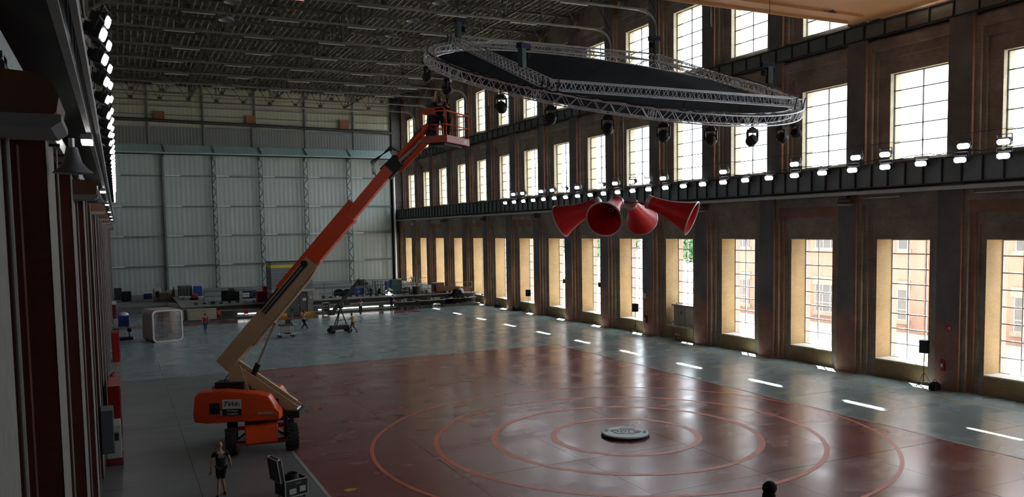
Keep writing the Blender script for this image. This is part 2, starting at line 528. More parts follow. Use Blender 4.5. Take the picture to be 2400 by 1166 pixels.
MB().prism([(6.25, 26.0), (6.5, 26.12), (6.75, 26.02), (6.62, 25.85), (6.4, 25.8)], 0.003, 0.007, 'Z').build('painted_mark', M['line_yel'], fl)

# right wall -------------------------------------------------
def storey_panel(x, y0, y1, z0, z1, oy0, oy1, oz, xo=39.35):
    """wall field with openings oz=[(z0,z1),...]; returns mesh builder"""
    mb = MB()
    mb.box(x, xo, y0, oy0, z0, z1)
    mb.box(x, xo, oy1, y1, z0, z1)
    zz = z0
    for a, b in oz:
        mb.box(x, xo, oy0, oy1, zz, a)
        zz = b
    mb.box(x, xo, oy0, oy1, zz, z1)
    return mb
LZ = (0.92, 7.6)
MZ = (11.9, 16.6)
UZ = (19.9, 24.5)

def window_meshes():
    def frame(w, h, cols, rows, t):
        mb = MB()
        for i in range(cols+1):
            y = w*i/cols
            k = t*1.6 if i in (0, cols) else t
            mb.box(-0.04, 0.04, min(max(y-k/2, 0), w-k), min(max(y-k/2, 0), w-k)+k, 0, h)
        for j in range(rows+1):
            z = h*j/rows
            k = t*1.6 if j in (0, rows) else t*1.15
            mb.box(-0.045, 0.045, 0, w, min(max(z-k/2, 0), h-k), min(max(z-k/2, 0), h-k)+k)
        return mb.mesh('window_frame')
    def pane(w, h):
        return MB().box(-0.004, 0.004, 0, w, 0, h).mesh('pane')
    return frame, pane
frame_f, pane_f = window_meshes()
WL, HL = 3.3, LZ[1]-LZ[0]
WU, HM, HU = 3.6, MZ[1]-MZ[0], UZ[1]-UZ[0]
fr_low = frame_f(WL, HL, 3, 8, 0.055); fr_low.materials.append(M['frame_white'])
fr_mid = frame_f(WU, HM, 2, 5, 0.04); fr_mid.materials.append(M['steel_dark'])
fr_up = frame_f(WU, HU, 2, 5, 0.04); fr_up.materials.append(M['steel_dark'])
pn_low = pane_f(WL/3-.05, HL/8-.05); pn_low.materials.append(M['glass'])
pn_mid = pane_f(WU/2-.04, HM/5-.04); pn_mid.materials.append(M['glass'])
pn_up = pane_f(WU/2-.04, HU/5-.04); pn_up.materials.append(M['glass'])
wcount = 0
def make_window(fr, pn, x, y, z, w, h, cols, rows, skip=0):
    global wcount
    wcount += 1
    o = put('window_%d' % wcount, fr, None, (x, y, z)); o['kind'] = 'structure'
    for i in range(cols):
        for j in range(rows):
            if j < skip: continue
            put('pane', pn, o, (0, w*i/cols+.025, h*j/rows+.025))
    return o

for k in range(1, len(YF)):
    yf = YF[k]
    a = YF[k-1] + 2.29          # far edge of the nearer pilaster
    b = yf + 1.03               # near edge of this bay's pilaster
    b2 = min(yf + 2.29, YB)
    # ---- pilaster, lower shaft and the slimmer upper shaft
    MB().box(37.3, 39.3, b, b2, 0, 10.35).build('pilaster', M['brick_pil'], wr)
    MB().box(37.295, 38.2, b-.05, b, 0, 10.35).build('pilaster_return', M['brick_side'], wr)
    MB().box(37.9, 39.3, b, b2, 10.35, 28.0).build('upper_pilaster', M['brick_pil'], wr)
    MB().box(37.9, 38.6, b-.04, b, 11.7, 28.0).build('upper_pilaster_return', M['brick_side'], wr)
    # ---- lower field
    storey_panel(37.8, a, b-.04, 0, 10.35, yf-WL, yf, [LZ]).build('wall_field', M['brick_panel'], wr)
    MB().box(37.45, 37.8, b-.30, b-.05, 0, 9.5).box(37.45, 37.8, a, a+.22, 0, 9.5).box(37.45, 37.8, a, b-.05, 9.5, 10.3).build('stepped_frame', M['brick_panel'], wr)
    MB().box(37.62, 37.8, b-.58, b-.30, 0, 8.9).box(37.62, 37.8, a+.22, a+.42, 0, 8.9).box(37.62, 37.8, a+.22, b-.30, 8.9, 9.5).build('stepped_frame', M['brick_side' if k % 2 else 'brick_panel'], wr)
    MB().box(37.74, 37.8, b-.72, b-.58, 0, 8.3).box(37.74, 37.8, a+.42, b-.58, 8.3, 8.9).build('stepped_frame', M['brick_panel'], wr)
    # ---- yellow glazed lining of the deep reveal
    MB().box(37.78, 39.0, yf-.02, yf+.0, LZ[0], LZ[1]).box(37.78, 39.0, yf-WL, yf-WL+.02, LZ[0], LZ[1]).box(37.79, 39.0, yf-WL, yf, LZ[1]-.02, LZ[1]).build('reveal', M['brick_yel'], wr)
    MB().box(37.77, 39.0, yf-WL+.02, yf-.02, LZ[0]-.02, LZ[0]+.05).build('sill', M['sill'], wr)
    MB().box(37.785, 37.8, yf-WL, yf, 0.05, LZ[0]-.02).build('sill_wall', M['brick_yel'], wr)
    MB().box(39.06, 39.42, yf-.015, yf+.02, LZ[0], LZ[1]).box(39.06, 39.42, yf-WL-.02, yf-WL+.015, LZ[0], LZ[1]).build('outer_reveal', M['brick_out'], wr)
    # ---- upper field, two storeys
    uf = yf - .24
    storey_panel(38.4, a, b-.03, 10.35, 28.0, uf-WU, uf, [MZ, UZ], 39.2).build('upper_wall_field', M['brick_up'], wr)
    for z0, z1, x in ((11.7, 17.9, 38.1), (19.7, 25.6, 38.1)):
        MB().box(x, 38.4, b-.32, b-.04, z0, z1).box(x, 38.4, a, a+.12, z0, z1).box(x, 38.4, a, b-.04, z1, z1+.55).build('stepped_frame', M['brick_up'], wr)
        MB().box(x+.15, 38.4, b-.55, b-.32, z0, z1-.5).box(x+.15, 38.4, a+.12, b-.32, z1-.5, z1).build('stepped_frame', M['brick_panel'], wr)
    for z0, z1 in (MZ, UZ):
        MB().box(38.37, 38.66, uf-.02, uf, z0, z1).box(38.38, 38.66, uf-WU, uf, z1-.02, z1).box(38.37, 38.66, uf-WU, uf-WU+.02, z0, z1).build('reveal', M['brick_pale'], wr)
        MB().box(38.74, 39.22, uf-.015, uf+.02, z0, z1).build('outer_reveal', M['brick_pale'], wr)
    MB().box(38.3, 38.66, uf-WU+.02, uf-.02, UZ[0]-.12, UZ[0]+.0).build('sill', M['sill'], wr)
    # ---- windows
    door_bay = abs(yf-51.2) < .1
    make_window(fr_low, pn_low, 39.0, yf-WL, LZ[0], WL, HL, 3, 8, 2 if door_bay else 0)
    make_window(fr_mid, pn_mid, 38.7, uf-WU, MZ[0], WU, HM, 2, 5)
    make_window(fr_up, pn_up, 38.7, uf-WU, UZ[0], WU, HU, 2, 5)
MB().box(37.3, 39.3, Y0, YF[0]+2.29, 0, 28.0).build('wall_field', M['brick_panel'], wr)

def girder(parent, z0, z1, xf, xb, sgn, pitch=1.06, deep=.12, mat='steel_blue', y0=Y0, y1=YB-.1):
    """plated runway girder with rows of stiffeners; face at xf, back at xb"""
    xa, xc = min(xf+sgn*deep, xb), max(xf+sgn*deep, xb)
    g = put('runway_girder', MB().box(xa, xc, y0, y1, z0+.06, z1-.08).mesh('web'), parent)
    g.data.materials.append(M[mat])
    xa, xc = min(xf, xb), max(xf, xb)
    MB().box(xa, xc, y0, y1, z0, z0+.06).build('flange', M['steel_dark'], g)
    MB().box(xa, xc, y0, y1, z1-.08, z1).build('flange', M['steel_dark'], g)
    sm = MB().box(min(xf, xf+sgn*deep)+.01, max(xf, xf+sgn*deep), -.03, .03, z0+.06, z1-.08).mesh('stiffener')
    sm.materials.append(M['steel_dark'])
    y = y0 + .5
    while y < y1:
        put('stiffener', sm, g, (0, y, 0))
        y += pitch
    return g
girder(wr, 10.38, 11.68, 36.98, 38.38, 1)
girder(wr, 18.62, 19.5, 37.78, 38.38, 1, pitch=1.35, deep=.1)
def rails(x, z, parent):
    MB().box(x-.07, x+.0, Y0, YB-.2, z-.07, z+.09).box(x+.06, x+.11, Y0, YB-.2, z-.02, z+.12).build('cable_rail', M['steel_light'], parent)
    sm = MB().box(x-.02, x+.45, -.03, .03, z-.05, z-.01).mesh('rail_bracket'); sm.materials.append(M['steel_light'])
    return sm
rails(36.92, 10.12, wr)
cb = MB().box(36.95, 37.35, -.04, .04, 10.05, 10.13).mesh('rail_bracket'); cb.materials.append(M['steel_light'])
for yf in YF: put('rail_bracket', cb, wr, (0, yf+1.6, 0))
# handrail wire above the girder
MB().tube([(37.3, Y0, 12.75), (37.3, YB, 12.75)], .012, 5).build('hand_wire', M['steel_dark'], wr)

# left wall --------------------------------------------------
PL = [1.3 + 6.3*k for k in range(-1, 19)]
for k, y in enumerate(PL):
    y1 = min(y, YB)
    if y1 - 1.55 > YB: continue
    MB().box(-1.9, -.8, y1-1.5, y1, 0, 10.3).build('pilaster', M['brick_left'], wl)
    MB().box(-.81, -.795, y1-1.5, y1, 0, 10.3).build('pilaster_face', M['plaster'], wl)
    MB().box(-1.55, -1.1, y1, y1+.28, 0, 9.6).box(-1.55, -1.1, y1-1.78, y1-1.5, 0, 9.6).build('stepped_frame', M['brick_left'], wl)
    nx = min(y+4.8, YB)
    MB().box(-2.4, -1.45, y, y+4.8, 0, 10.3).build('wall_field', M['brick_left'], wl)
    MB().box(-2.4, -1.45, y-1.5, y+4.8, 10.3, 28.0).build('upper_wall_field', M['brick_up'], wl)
    MB().box(-1.9, -1.3, y1-1.5, y1, 10.3, 28.0).build('upper_pilaster', M['brick_up'], wl)
    MB().tube([(-.76, y1+.03, 0), (-.76, y1+.03, 9.9)], .018, 6).build('wall_conduit', M['pipe_dull'], wl)
    MB().tube([(-.76, y1+.14, 0), (-.76, y1+.14, 9.9)], .012, 6).build('wall_conduit', M['pipe_dull'], wl)
girder(wl, 10.38, 11.68, -.42, -1.8, -1)
girder(wl, 18.62, 19.5, -1.2, -1.8, -1, pitch=1.35, deep=.1)
rails(-.30, 10.12, wl)
MB().box(-.80, -.70, Y0, YB-.2, 9.72, 9.92).box(-.92, -.80, Y0, YB-.2, 9.72, 9.75).build('cable_rail', M['steel_light'], wl)
bk = MB().box(-.95, -.66, -.02, .02, 9.66, 9.70).mesh('rail_bracket'); bk.materials.append(M['steel_dark'])
for j in range(60): put('rail_bracket', bk, wl, (0, 2 + j*1.57, 0))

# ceiling ----------------------------------------------------
MB().box(-2.4, 39.4, Y0-.5, YB+.5, 28.05, 28.4).build('roof_deck', M['deck'], ce)
pm = MB().box(-.045, .045, Y0, YB, 27.72, 28.05).mesh('purlin'); pm.materials.append(M['purlin'])
for i in range(70): put('purlin', pm, ce, (-2.0 + i*.58, 0, 0))
rm = MB().box(-2.4, 39.4, -.08, .08, 27.88, 28.05).mesh('roof_rib'); rm.materials.append(M['purlin'])
for i in range(58): put('roof_rib', rm, ce, (0, -7 + i*2.1, 0))

# roof trusses
def truss_parts():
    P = {}
    zb, zt = 24.9, 27.45
    n = 12
    x0, x1 = -1.1, 37.8
    mb = MB()
    mb.box(x0+1.4, x1-1.4, -.11, -.02, zb-.06, zb+.06).box(x0+1.4, x1-1.4, .02, .11, zb-.06, zb+.06)
    for sx, c in ((1, x0+1.4), (-1, x1-1.4)):
        pts = []
        for i in range(9):
            t = (pi/2)*i/8
            pts.append((c - sx*1.4*sin(t), 0, zb - 1.4*(1-cos(t))))
        pts.append((c - sx*1.4, 0, zb-2.6))
        for i in range(len(pts)-1):
            mb.bar(pts[i], pts[i+1], .2, .16, up=(0, 1, 0))
    P['bottom_chord'] = mb.mesh('bottom_chord')
    P['top_chord'] = MB().box(x0, x1, -.12, .12, zt-.1, zt+.1).mesh('top_chord')
    dx = (x1-x0)/n
    P['brace_a'] = MB().bar((0, -.05, zb), (dx/2, -.05, zt), .07, .07).bar((0, .05, zb), (dx/2, .05, zt), .07, .07).mesh('brace')
    P['brace_b'] = MB().bar((0, 0, zt), (dx/2, 0, zb), .05, .06).mesh('brace')
    P['post'] = MB().box(-.04, .04, -.06, .06, zb, zt).mesh('post')
    P['gusset'] = MB().prism([(-.32, zb-.06), (.32, zb-.06), (.2, zb+.42), (-.2, zb+.42)], -.02, .02).mesh('gusset')
    return P, n, x0, dx
TP, TN, TX0, TDX = truss_parts()
for k_, m in TP.items(): m.materials.append(M['chord' if k_ == 'bottom_chord' else 'steel_roof'])
tube_m = MB().box(-1.2, 1.2, -.07, .07, -.02, .06).mesh('batten'); tube_m.materials.append(M['chord'])
tube_l = MB().tube([(-1.15, 0, -.07), (1.15, 0, -.07)], .035, 8).mesh('tube'); tube_l.materials.append(M['tube_off'])
tube_p = MB().tube([(-1.15, 0, -.07), (1.15, 0, -.07)], .04, 8).mesh('tube'); tube_p.materials.append(M['tube_pink'])
for k, yf in enumerate(YF[:-1]):
    y = yf + 1.2
    if y < 14: continue
    t = thing('roof_truss', 'dark lattice roof truss, %s from the back wall' % ORD[len(YF)-2-k], 'truss', (0, y, 0), group='roof trusses')
    for nm in ('bottom_chord', 'top_chord'): put(nm, TP[nm], t)
    for i in range(TN):
        x = TX0 + i*TDX
        put('brace', TP['brace_a'], t, (x, 0, 0))
        put('brace', TP['brace_b'], t, (x+TDX/2, 0, 0))
        if i:
            put('gusset', TP['gusset'], t, (x, 0, 0))
            if i % 2 == 0: put('post', TP['post'], t, (x, 0, 0))
    for j in range(5):
        x = 5.2 + 6.1*j + (0.9 if k % 2 else 0)
        pink = abs(yf-57.6) < .1 and j == 1
        b = put('tube_lamp', tube_m, None, (x, y-.2, 24.74))
        tag(b, 'long tube lamp glowing faint pink under a roof truss' if pink else 'unlit tube lamp, %s from the left under the roof truss %s from the back' % (ORD[j], ORD[len(YF)-2-k]), 'lamp', None if pink else 'tube lamps under the roof trusses')
        put('tube', tube_p if pink else tube_l, b)
# longitudinal bracing between trusses, one frame per bay and line
lt = MB()
lt.box(-.05, .05, 0, 1, 25.0, 25.12).box(-.05, .05, 0, 1, 27.2, 27.32)
lm = lt.mesh('bracing_rail'); lm.materials.append(M['steel_roof'])
for k in range(3, len(YF)-2):
    ya, yb_ = YF[k]+1.2, YF[k+1]+1.2
    for x in (TX0+3*TDX, TX0+6*TDX, TX0+9*TDX):
        g = put('roof_bracing', lm, ce, (x, ya, 0)); g.scale = (1, yb_-ya, 1)
        n = 4
        for i in range(n):
            s = MB().bar((x, ya+(yb_-ya)*i/n, 25.05), (x, ya+(yb_-ya)*(i+.5)/n, 27.25), .06).bar((x, ya+(yb_-ya)*(i+.5)/n, 27.25), (x, ya+(yb_-ya)*(i+1)/n, 25.05), .06)
            s.build('bracing_diagonal', M['steel_roof'], ce)

# back wall --------------------------------------------------
MB().box(-2.4, 39.4, YB+.1, YB+.6, 0, 28.2).build('wall_core', M['steel_dark'], wback)
cx = [-1.4, 5.7, 11.75, 17.75, 23.8, 29.9, 36.35]
gz = [0.3, 4.5, 8.4, 12.25, 16.25, 19.0]
for i in range(6):
    for j in range(5):
        MB().box(cx[i]+.04, cx[i+1]-.04, YB+.0, YB+.1, gz[j]+.02, gz[j+1]-.02).build('wall_sheet', M['sheet'], wback)
for z in gz[1:5]:
    for i in range(6):
        MB().box(cx[i]+.1, cx[i+1]-.1, YB-.30, YB, z-.10, z+.08).build('girt', M['steel_blue'], wback)
        MB().box(cx[i]+.2, cx[i]+2.1, YB-.34, YB-.30, z-.06, z+.08).build('girt_lit_strip', M['white'], wback)  # white strip paints in the lit stretch of the darkened girt
for i, x in enumerate(cx[1:-1]):
    if i == 0:
        MB().box(x-.12, x+.12, YB-.5, YB, 0, 18.9).build('wall_column', M['steel_blue'], wback); continue
    mb = MB().box(x-.16, x-.06, YB-.35, YB-.2, 0, 18.9).bar((x+.35, YB-.9, 0), (x+.35, YB-.9, 18.9), .09)
    n = 10
    for q in range(n):
        z0, z1 = 18.9*q/n, 18.9*(q+1)/n
        mb.bar((x-.1, YB-.3, z0), (x+.35, YB-.9, (z0+z1)/2), .08).bar((x+.35, YB-.9, (z0+z1)/2), (x-.1, YB-.3, z1), .08)
    mb.build('lattice_column', M['steel_blue'], wback)
MB().tube([(36.45, YB-1.2, 0.5), (36.45, YB-1.2, 18.8)], .16, 12).build('wall_pipe', M['white'], wback)
MB().box(36.5, 37.9, YB-.5, YB+.1, 0, 28).build('corner_steel', M['steel_dark'], wback)
# sloping canopy over the sheets
for i in range(6):
    MB().prism([(YB-1.5, 19.15), (YB-.2, 20.25), (YB-.2, 20.15), (YB-1.45, 19.05)], cx[i]+.03, cx[i+1]-.03, 'X').build('canopy_panel', M['sheet_teal'], wback)
    MB().bar((cx[i+1], YB-.25, 20.3), (cx[i+1]+.25, YB-1.55, 19.2), .12).bar((cx[i+1]+.25, YB-1.55, 19.2), (cx[i+1], YB-.1, 18.5), .1).build('canopy_arm', M['steel_blue'], wback)
MB().box(-1.4, 36.4, YB-1.55, YB-1.4, 19.0, 19.16).build('canopy_edge', M['sheet_teal'], wback)
ux = [-1.4, 4.2, 10.9, 17.5, 24.2, 31.0, 36.8]
for i in range(6):
    MB().box(ux[i]+.05, ux[i+1]-.05, YB-.15, YB+.1, 20.2, 22.75-(.25*abs(i-2.5)/2.5)).build('lintel_sheet', M['band_dark'], wback)
    for z0, z1 in ((22.3, 23.2), (23.2, 24.1), (24.1, 25.2), (25.2, 26.6), (26.6, 28.0)):
        MB().box(ux[i]+.04, ux[i+1]-.04, YB-.0, YB+.1, z0+.03, z1-.03).build('wall_sheet', M['sheet_cream'], wback)
    if i: MB().box(ux[i]-.09, ux[i]+.09, YB-.3, YB, 20.2, 28).build('wall_column', M['steel_blue'], wback)
for z in (22.45, 23.2, 24.1, 25.2):
    MB().box(-1.4, 36.6, YB-.25, YB-.02, z-.05, z+.05).build('girt', M['steel_blue'], wback)
MB().tube([(-1.4, YB-.7, 23.35), (17.5, YB-.7, 23.1), (36.6, YB-.7, 22.75)], .22, 10).build('wall_duct', M['steel_dark'], wback)
MB().box(17.0, 18.4, YB-.35, YB-.1, 19.8, 22.8).build('lintel_box', M['band_dark'], wback)
for u, v in ((373, 272), (588, 283), (807, 292)):
    p = at(u, v, YB-.4)
    MB().box(p.x-.65, p.x+.65, YB-.4, YB-.1, p.z-.65, p.z+.65).build('brown_plate', M['plate_brown'], wback)
MB().box(-2.4, 39.4, Y0-.5, Y0, 0, 28.2).build('wall_field', M['brick_left'], wfront)

# outside: yard, brick works across it, trees
MB().box(39.4, 160, -60, 220, -.5, -.2).build('yard_paving', M['yard']).update_tag()
bpy.data.objects['yard_paving']['kind'] = 'structure'
bd = thing('brick_factory', 'sunlit red brick factory building across the yard behind the lower windows', 'building', (56, 0, -.2))
MB().box(0, 12, 6, 68, 0, 11.5).build('wall', M['brick_out'], bd)
MB().box(-.3, 12.3, 5.7, 68.3, 11.5, 11.9).build('parapet', M['render_pale'], bd)
wf = MB().box(-.06, .02, -1.7, 1.7, 0, 2.4).mesh('factory_window'); wf.materials.append(M['glass_dark'])
wb2 = MB()
for i in range(5): wb2.box(-.1, -.06, -1.7+.85*i-.03, -1.7+.85*i+.03, 0, 2.4)
for j in range(4): wb2.box(-.1, -.06, -1.7, 1.7, .8*j-.03, .8*j+.03)
wb2 = wb2.mesh('glazing_bars'); wb2.materials.append(M['frame_white'])
wb3 = MB().box(-.12, .02, -2.0, 2.0, -.35, 0).box(-.12, .02, -2.0, 2.0, 2.4, 3.1).mesh('lintel'); wb3.materials.append(M['render_pale'])
for y in range(10, 68, 6):
    for z in (1.0, 6.6):
        o = put('window', wf, bd, (0, y, z))
        put('glazing_bars', wb2, o); put('lintel', wb3, o)
for y in range(7, 69, 6):
    MB().box(-.25, 0, y-.35, y+.35, 0, 11.5).build('buttress', M['render_pale' if y % 4 == 1 else 'brick_out'], bd)
def leafy(n, rx, ry, rz, seed, s=.35):
    rnd = random.Random(seed)
    mb = MB()
    for i in range(n):
        d = Vector((rnd.gauss(0, 1), rnd.gauss(0, 1), rnd.gauss(0, 1))).normalized()
        lump = 1 + .22*sin(d.x*5+seed)*cos(d.y*4+d.z*3)
        r = lump*rnd.uniform(.7, 1.0)
        c = Vector((d.x*rx*r, d.y*ry*r, d.z*rz*r))
        a = Vector((rnd.gauss(0, 1), rnd.gauss(0, 1), rnd.gauss(0, 1))).normalized()*s
        b = a.cross(d+Vector((.1, .2, .3))).normalized()*s
        mb.add([c-a, c+b*.6, c+a, c-b*.6], [(0, 1, 2, 3)])
    return mb
for i, (x, y, h, r, lab) in enumerate([(75, 92, 9, 4.5, 'round green tree behind the hanging horns, through the lower windows'), (88, 108, 10, 5, 'tall green tree farther along the yard, through the lower windows'), (72, 112, 11, 4.5, 'narrow green tree near the far end of the yard'), (70, 128, 13, 5, 'high tree whose leaves show through the middle windows'), (98, 100, 11, 6, 'wide tree at the back of the yard')]):
    t = thing('tree', lab, 'tree', (x, y, -.2))
    MB().tube([(0, 0, 0), (.2, 0, h*.4), (0, .2, h*.8)], [.35, .25, .12], 8).build('trunk', M['bark'], t)
    leafy(2600, r, r, h*.42, i, .4).build('crown', M['leaf'], t, (0, 0, h*.72), kind='stuff')

# overhead crane bridge near the camera
cr = thing('overhead_crane', 'tan painted overhead crane bridge crossing above the hall', 'crane', (0, 0, 0))
MB().prism([(-.2, 24.0), (-.2, 32.2), (35.7, 32.2), (36.6, 28.2), (36.9, 24.0)], 19.42, 21.3, 'Z').build('bridge_girder', M['crane'], cr)
MB().box(-.2, 35.75, 32.2, 32.32, 19.15, 21.3).build('girder_lip', M['crane'], cr)
MB().box(-.2, 35.8, 31.3, 32.25, 19.28, 19.44).build('bottom_flange', M['crane'], cr)
MB().box(36.2, 37.6, 23.0, 33.5, 19.55, 20.6).build('end_carriage', M['crane'], cr)
MB().box(-1.1, 0.1, 23.0, 33.5, 19.55, 20.6).build('end_carriage', M['crane'], cr)
MB().prism([(33.0, 19.2), (33.6, 19.2), (33.3, 19.35)], 31.0, 31.1, 'Y').build('hook_bracket', M['steel_dark'], cr)

# ---------------------------------------------------------------- flood lights on both girders
def flood_proto():
    P = {}
    P['housing'] = MB().rbox(-.30, .30, -.16, .12, -.17, .17, .04).box(-.25, .25, .12, .24, -.12, .12).mesh('housing')
    P['lens'] = MB().prism([(-.27, -.06), (-.20, -.125), (.20, -.125), (.27, -.06), (.27, .06), (.20, .125), (-.20, .125), (-.27, .06)], -.185, -.162).mesh('lens')
    P['yoke'] = MB().box(-.34, -.31, -.03, .03, -.02, .34).box(.31, .34, -.03, .03, -.02, .34).box(-.34, .34, -.03, .03, .31, .34).mesh('yoke')
    for k, m in (('housing', 'black'), ('lens', 'lamp'), ('yoke', 'steel_dark')): P[k].materials.append(M[m])
    return P
FP = flood_proto()
def flood(x, y, z, yaw, tilt, label, group, s=1.0):
    o = put('floodlight', FP['housing'], None, (x, y, z), (0, 0, 0))
    o.rotation_euler = Euler((-tilt, 0, yaw), 'XYZ')
    o.scale = (s, s, s)
    tag(o, label, 'floodlight', group)
    put('lens', FP['lens'], o)
    put('yoke', FP['yoke'], o)
    return o
RY, LY = -pi/2 + .25, pi/2 - .15
y = 15.55
for i in range(30):
    flood(36.66, y, 11.5 - .006*i, RY, -radians(18), 'lit floodlight, %s from the near end of the lower row, right-hand girder' % ORD[i], 'lower floodlights on the right girder')
    y += 2.125
for i, y in enumerate((17.8, 19.9, 24.18, 26.15, 30.6, 32.5, 37.0, 43.4, 50.1, 52.1, 54.2, 56.6, 58.8, 62.7, 65.1, 67.3, 69.5, 73.5, 75.6)):
    flood(36.85, y, 12.12, RY, -radians(14), 'lit floodlight, %s from the near end of the upper row, right-hand girder' % ORD[i], 'upper floodlights on the right girder')
LLY = [13.79, 15.7, 17.9, 20.2, 22.8, 24.9, 27.0, 29.5, 32.2, 34.6, 36.8] + [38.9+2.13*i for i in range(19)]
for i, y in enumerate(LLY):
    flood(-.15, y, 11.45, LY, -radians(22), 'lit floodlight, %s from the near end of the lower row, left-hand girder' % ORD[i], 'lower floodlights on the left girder', .64)
for i, y in enumerate([15.88, 17.8, 20.2, 22.4, 24.6, 26.9, 29.0, 31.2] + [33.3+2.13*i for i in range(20)]):
    flood(-.08, y, 12.12, LY, -radians(20), 'lit floodlight, %s from the near end of the upper row, left-hand girder' % ORD[i], 'upper floodlights on the left girder', .64)
# cables draped along the top flanges
def cable_run(x, z, y0, y1, seed, parent=None):
    rnd = random.Random(seed)
    pts = []
    y = y0
    while y < y1:
        pts.append((x+rnd.uniform(-.06, .06), y, z+rnd.uniform(-.02, .13)))
        y += rnd.uniform(.35, .8)
    return MB().tube(pts, .022, 5).build('power_cable', M['black'], None)
tag(cable_run(37.15, 11.8, 14, 80, 1), 'black power cable lying along the top of the right-hand girder', 'cable')
tag(cable_run(-.52, 11.8, 10, 80, 2), 'black power cable lying along the top of the left-hand girder', 'cable')
tag(cable_run(-.33, 11.55, 6, 80, 3), 'black power cable sagging over the face of the left-hand girder', 'cable')

# white box lamps and hood lamps on the left, hood lamps on the right
bl = MB().rbox(-.09, .09, -.32, .32, .0, .09, .02).mesh('box_lamp'); bl.materials.append(M['steel_light'])
bg = MB().box(-.08, .08, -.29, .29, -.035, -.001).mesh('diffuser'); bg.materials.append(M['lamp_panel'])
for i, y in enumerate((15.0, 31.2, 43.6, 56.2, 68.8, 81.4)):
    o = put('box_lamp', bl, None, (-.37, y, 9.95)); tag(o, 'lit rectangular box lamp, %s from the near end under the left-hand rail' % ORD[i], 'lamp', 'box lamps under the left rail')
    put('diffuser', bg, o)
def hood(x, y, z, s, label, group):
    t = thing('hood_lamp', label, 'lamp', (x, y, z), group=group)
    mb = MB()
    mb.prism([(0, 0), (.38*s, 0), (.44*s, .05), (.46*s, .16), (.42*s, .27), (.30*s, .33), (0, .35)], -.42, .42, 'Y')
    mb.build('hood', M['brown'], t)
    MB().prism([(0, -.07), (.40*s, -.07), (.47*s, -.02), (.47*s, .03), (0, .03)], -.45, .45, 'Y').build('rim', M['grey'], t)
    MB().box(min(0, .1*s), max(0, .1*s), -.1, .1, .33, .5).build('bracket', M['steel_dark'], t)
    return t
for k in range(9): hood(-.80, 7.3 + 12.5*k, 9.27, 1, 'brown hooded lamp with grey rim, %s from the near end of the left wall' % ORD[k], 'hood lamps on the left pilasters')
for k in (1, 3, 5, 7, 9, 11, 13, 15):
    hood(37.32, YF[k]+1.66+6.2, 9.55, -1, 'dark hooded lamp on a right-hand pilaster, %s of its row from the near end' % ORD[k//2], 'hood lamps on the right pilasters')
def horn_shade(x, y, z, label):
    t = thing('flared_lamp', label, 'lamp', (x, y, z), (0, 0, .3), 'flared lamps on the left')
    MB().lathe([(.07, .3), (.09, .22), (.12, .1), (.18, .02), (.24, -.03), (.25, -.05), (.23, -.04), (.1, .09)], 20).build('shade', M['grey'], t)
    MB().tube([(0, 0, .28), (0, 0, .42)], .04, 8).build('neck', M['steel_light'], t)
horn_shade(-.50, 12.6, 9.32, 'nearer flared grey lamp shade hanging below the left-hand cable rail')
horn_shade(-.45, 25.0, 9.38, 'farther flared grey lamp shade hanging below the left-hand cable rail')

# ---------------------------------------------------------------- people
TMP = bpy.data.scenes.new('tmp')
def skin_mesh(nodes, edges, sub=1):
    """nodes: {name: (pos, radius)}; root is the first"""
    me = bpy.data.meshes.new('skin')
    bm = bmesh.new()
    lay = bm.verts.layers.skin.verify()
    vv = {}
    for i, (k, (p, r)) in enumerate(nodes.items()):
        v = bm.verts.new(p)
        v[lay].radius = r if isinstance(r, tuple) else (r, r)
        v[lay].use_root = (i == 0)
        vv[k] = v
    for a, b in edges: bm.edges.new((vv[a], vv[b]))
    bm.to_mesh(me); bm.free()
    o = bpy.data.objects.new('tmp', me)
    TMP.collection.objects.link(o)
    o.modifiers.new('s', 'SKIN').use_smooth_shade = True
    sb = o.modifiers.new('u', 'SUBSURF'); sb.levels = sub; sb.render_levels = sub
    vl = TMP.view_layers[0]
    vl.update()
    out = bpy.data.meshes.new_from_object(o.evaluated_get(vl.depsgraph))
    bpy.data.objects.remove(o)
    for p in out.polygons: p.use_smooth = True
    return out
def join_mesh(me, mb):
    bm = bmesh.new(); bm.from_mesh(me)
    m2 = mb.mesh('x'); bm.from_mesh(m2); bm.to_mesh(me); bm.free()
    for p in me.polygons: p.use_smooth = True
    return me

BASE = dict(
    pelvis=(0, 0, .95), waist=(0, .0, 1.08), chest=(0, .01, 1.30), neck=(0, 0, 1.47), head=(0, .02, 1.62),
    lsh=(-.195, 0, 1.41), rsh=(.195, 0, 1.41), lel=(-.24, -.03, 1.13), rel=(.24, -.03, 1.13),
    lwr=(-.27, .06, .88), rwr=(.27, .06, .88),
    lhip=(-.09, 0, .90), rhip=(.09, 0, .90), lkn=(-.10, .02, .49), rkn=(.10, .02, .49),
    lan=(-.10, -.02, .08), ran=(.10, -.02, .08))
WALK = dict(lkn=(-.09, .16, .50), lan=(-.08, .33, .10), rkn=(.09, -.02, .50), ran=(.09, -.32, .14),
            lel=(-.25, -.12, 1.15), lwr=(-.27, -.12, .90), rel=(.25, .08, 1.15), rwr=(.25, .28, .96))

